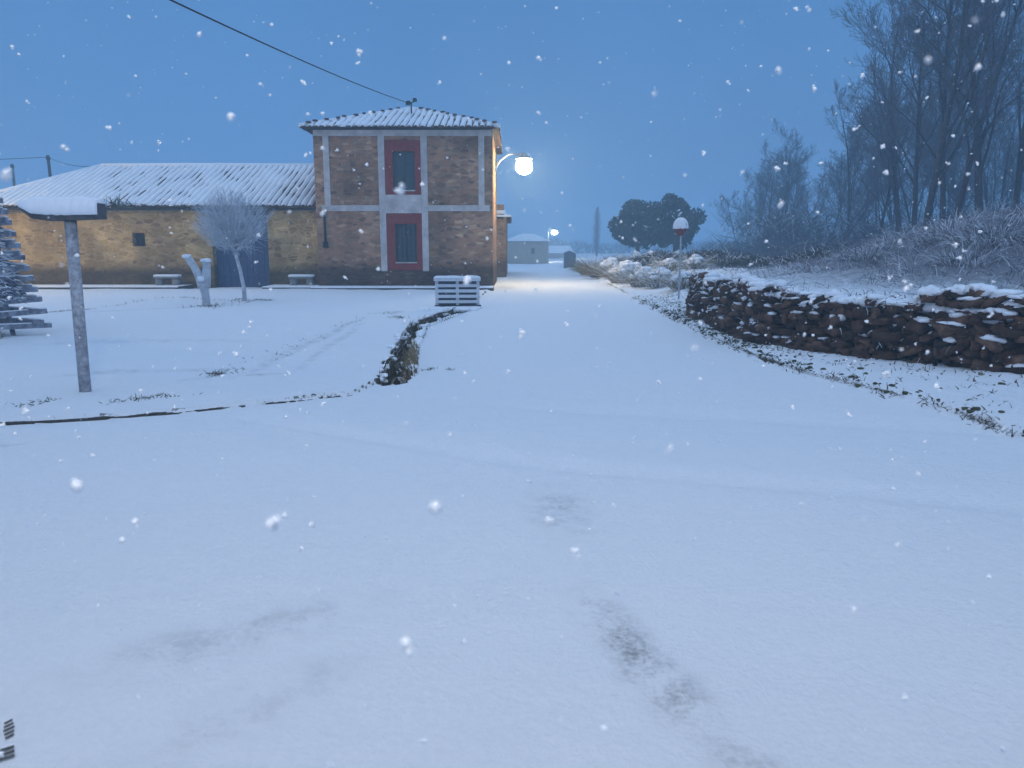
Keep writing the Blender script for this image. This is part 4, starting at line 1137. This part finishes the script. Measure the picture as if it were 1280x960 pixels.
# faint poplar far away
rg = random.Random(77); p = at(746, 300, 150)
pp = thing('poplar', (p.x, 150, -.9), 'faint slender poplar far behind the lit brown tussock', 'tree')
tr = MB(); tr.tube([(0,0,-.3),(0,0,9.8)], [.2,.04], 6); tr.build('trunk', M_BARK, pp)
cr = MB()
for i in range(900):
    z = rg.uniform(1.2, 9.6); a = rg.uniform(0, 6.28); w = 1.1*math.sin(math.pi*min(1, (z-.6)/9.6))**.6
    cr.tube([(.3*w*math.cos(a)*.3, .3*w*math.sin(a)*.3, z-.6), (w*math.cos(a)*rg.random(), w*math.sin(a)*rg.random(), z+.5)], [.03,.01], 3, False)
cr.build('crown', M_TWIG, pp)
# far treeline at the horizon
mb = MB()
for i in range(5000):
    x = rg.uniform(-40, 90); y = 210 + rg.uniform(-6, 6); hh = 3.2 + 1.6*mnoise.noise(Vector((x*.06, 1, 0))) + 1.2*mnoise.noise(Vector((x*.3, 4, 0)))
    z = -.8 + hh*rg.random(); mb.blade((x, y, z), (rg.uniform(-1,1), rg.uniform(-1,1), 1), 1.1, .16, .1, rg, 2)
o = mb.build('treeline', M_TWIG); tag(o, 'faint low line of far trees on the horizon', kind='stuff')

# ------------------------------------------------------------------ falling snow flakes (at rest in the air)
mb = MB(); rg = random.Random(99)
g_ = (1+5**.5)/2
iv = [Vector(v).normalized() for v in ((-1,g_,0),(1,g_,0),(-1,-g_,0),(1,-g_,0),(0,-1,g_),(0,1,g_),(0,-1,-g_),(0,1,-g_),(g_,0,-1),(g_,0,1),(-g_,0,-1),(-g_,0,1))]
fi = [(0,11,5),(0,5,1),(0,1,7),(0,7,10),(0,10,11),(1,5,9),(5,11,4),(11,10,2),(10,7,6),(7,1,8),(3,9,4),(3,4,2),(3,2,6),(3,6,8),(3,8,9),(4,9,5),(2,4,11),(6,2,10),(8,6,7),(9,8,1)]
n = 0
while n < 8500:
    y = rg.uniform(-2, 14) if rg.random() < .6 else rg.uniform(-1.5, 4); x = rg.uniform(-9, 9) if y > 4 else rg.uniform(-4, 4); z = rg.uniform(.05, 7) if y > 4 else rg.uniform(.05, 3.5)
    if (Vector((x, y, z)) - Vector((0,0,CAM_H))).length < .7: continue
    r = .002 + .0065*rg.random()**2.2
    if x > interp(y, BANK_Y, BANK_X) and z < 1.2: continue
    mb.add([Vector((x,y,z)) + Vector((v.x*rg.uniform(.7,1.2), v.y*rg.uniform(.7,1.2), v.z*rg.uniform(.7,1.2)))*r for v in iv], fi); n += 1
    for q_ in range(2 if r > .0035 else 0):
        c_ = Vector((x,y,z)) + Vector((rg.uniform(-1,1), rg.uniform(-1,1), rg.uniform(-1,1)))*r*1.1; r2_ = r*rg.uniform(.35,.8)
        mb.add([c_ + Vector((v.x*rg.uniform(.6,1.3), v.y*rg.uniform(.6,1.3), v.z*rg.uniform(.6,1.3)))*r2_ for v in iv], fi)
o = mb.build('falling_snow', M_SNOW, smooth=True); tag(o, 'snowflakes falling through the air', kind='stuff')

# ------------------------------------------------------------------ haze
mb = MB(); mb.box(-440, 440, -110, 440, -3.0, 21)
hz = mb.build('haze', []); tag(hz, 'thin blue snowy haze filling the air', kind='stuff')
m = bpy.data.materials.new('haze_air'); m.use_nodes = True; nt = m.node_tree; nt.nodes.clear()
out = nd(nt, 'ShaderNodeOutputMaterial'); pv = nd(nt, 'ShaderNodeVolumePrincipled')
pv.inputs['Color'].default_value = (0.58, 0.83, 1.0, 1); pv.inputs['Density'].default_value = 0.0058; pv.inputs['Anisotropy'].default_value = 0.4
nt.links.new(pv.outputs[0], out.inputs['Volume']); hz.data.materials.append(m)

# ------------------------------------------------------------------ sky, sun, camera
w = bpy.data.worlds.new('World'); scene.world = w; w.use_nodes = True; nt = w.node_tree; nt.nodes.clear()
out = nd(nt, 'ShaderNodeOutputWorld'); bg = nd(nt, 'ShaderNodeBackground'); nt.links.new(bg.outputs[0], out.inputs[0])
SUN_EL, SUN_ROT = R(55), R(200)
sky = nd(nt, 'ShaderNodeTexSky'); sky.sky_type = 'NISHITA'; sky.sun_disc = False; sky.sun_elevation = R(4); sky.sun_rotation = SUN_ROT
tc = nd(nt, 'ShaderNodeTexCoord'); sp = nd(nt, 'ShaderNodeSeparateXYZ'); nt.links.new(tc.outputs['Generated'], sp.inputs[0])
# overcast dusk cloud deck: dim blue near the horizon, brighter overhead
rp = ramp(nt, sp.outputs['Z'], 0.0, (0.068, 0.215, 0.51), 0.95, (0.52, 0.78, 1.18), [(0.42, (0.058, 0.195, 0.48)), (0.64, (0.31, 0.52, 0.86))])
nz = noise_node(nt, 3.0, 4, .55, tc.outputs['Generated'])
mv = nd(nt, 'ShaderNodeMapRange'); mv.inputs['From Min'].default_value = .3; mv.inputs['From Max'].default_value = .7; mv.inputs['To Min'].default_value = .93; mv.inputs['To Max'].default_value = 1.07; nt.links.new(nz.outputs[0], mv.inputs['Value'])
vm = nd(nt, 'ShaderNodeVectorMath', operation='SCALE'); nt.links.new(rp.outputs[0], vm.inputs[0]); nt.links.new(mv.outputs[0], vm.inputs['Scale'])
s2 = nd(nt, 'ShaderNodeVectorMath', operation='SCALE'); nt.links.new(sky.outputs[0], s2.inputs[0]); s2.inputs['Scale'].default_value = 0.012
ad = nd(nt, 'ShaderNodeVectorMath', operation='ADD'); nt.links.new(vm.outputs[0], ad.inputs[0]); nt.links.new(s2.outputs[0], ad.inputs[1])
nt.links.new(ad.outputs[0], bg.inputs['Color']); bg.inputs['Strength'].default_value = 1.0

sl = bpy.data.lights.new('sun', 'SUN'); sl.energy = 0.25; sl.angle = R(80); sl.color = (1.0, 0.93, 0.90)
so = bpy.data.objects.new('sun', sl); col.objects.link(so); so.rotation_euler = (R(25), 0, R(20))

cd = bpy.data.cameras.new('camera'); cam = bpy.data.objects.new('camera', cd); col.objects.link(cam)
cam.location = (0, 0, CAM_H); cam.rotation_euler = (math.pi/2 - PITCH, 0, 0)
cd.sensor_width = 36; cd.lens = 27; cd.clip_start = .05; cd.clip_end = 3000
cd.dof.use_dof = True; cd.dof.focus_distance = 14; cd.dof.aperture_fstop = 3.6
scene.camera = cam
scene.view_settings.view_transform = 'Standard'; scene.view_settings.look = 'None'; scene.view_settings.exposure = 0; scene.view_settings.gamma = 1
scene.cycles.use_denoising = True
scene.cycles.max_bounces = 6; scene.cycles.diffuse_bounces = 3; scene.cycles.volume_bounces = 1
scene.cycles.sample_clamp_indirect = 4
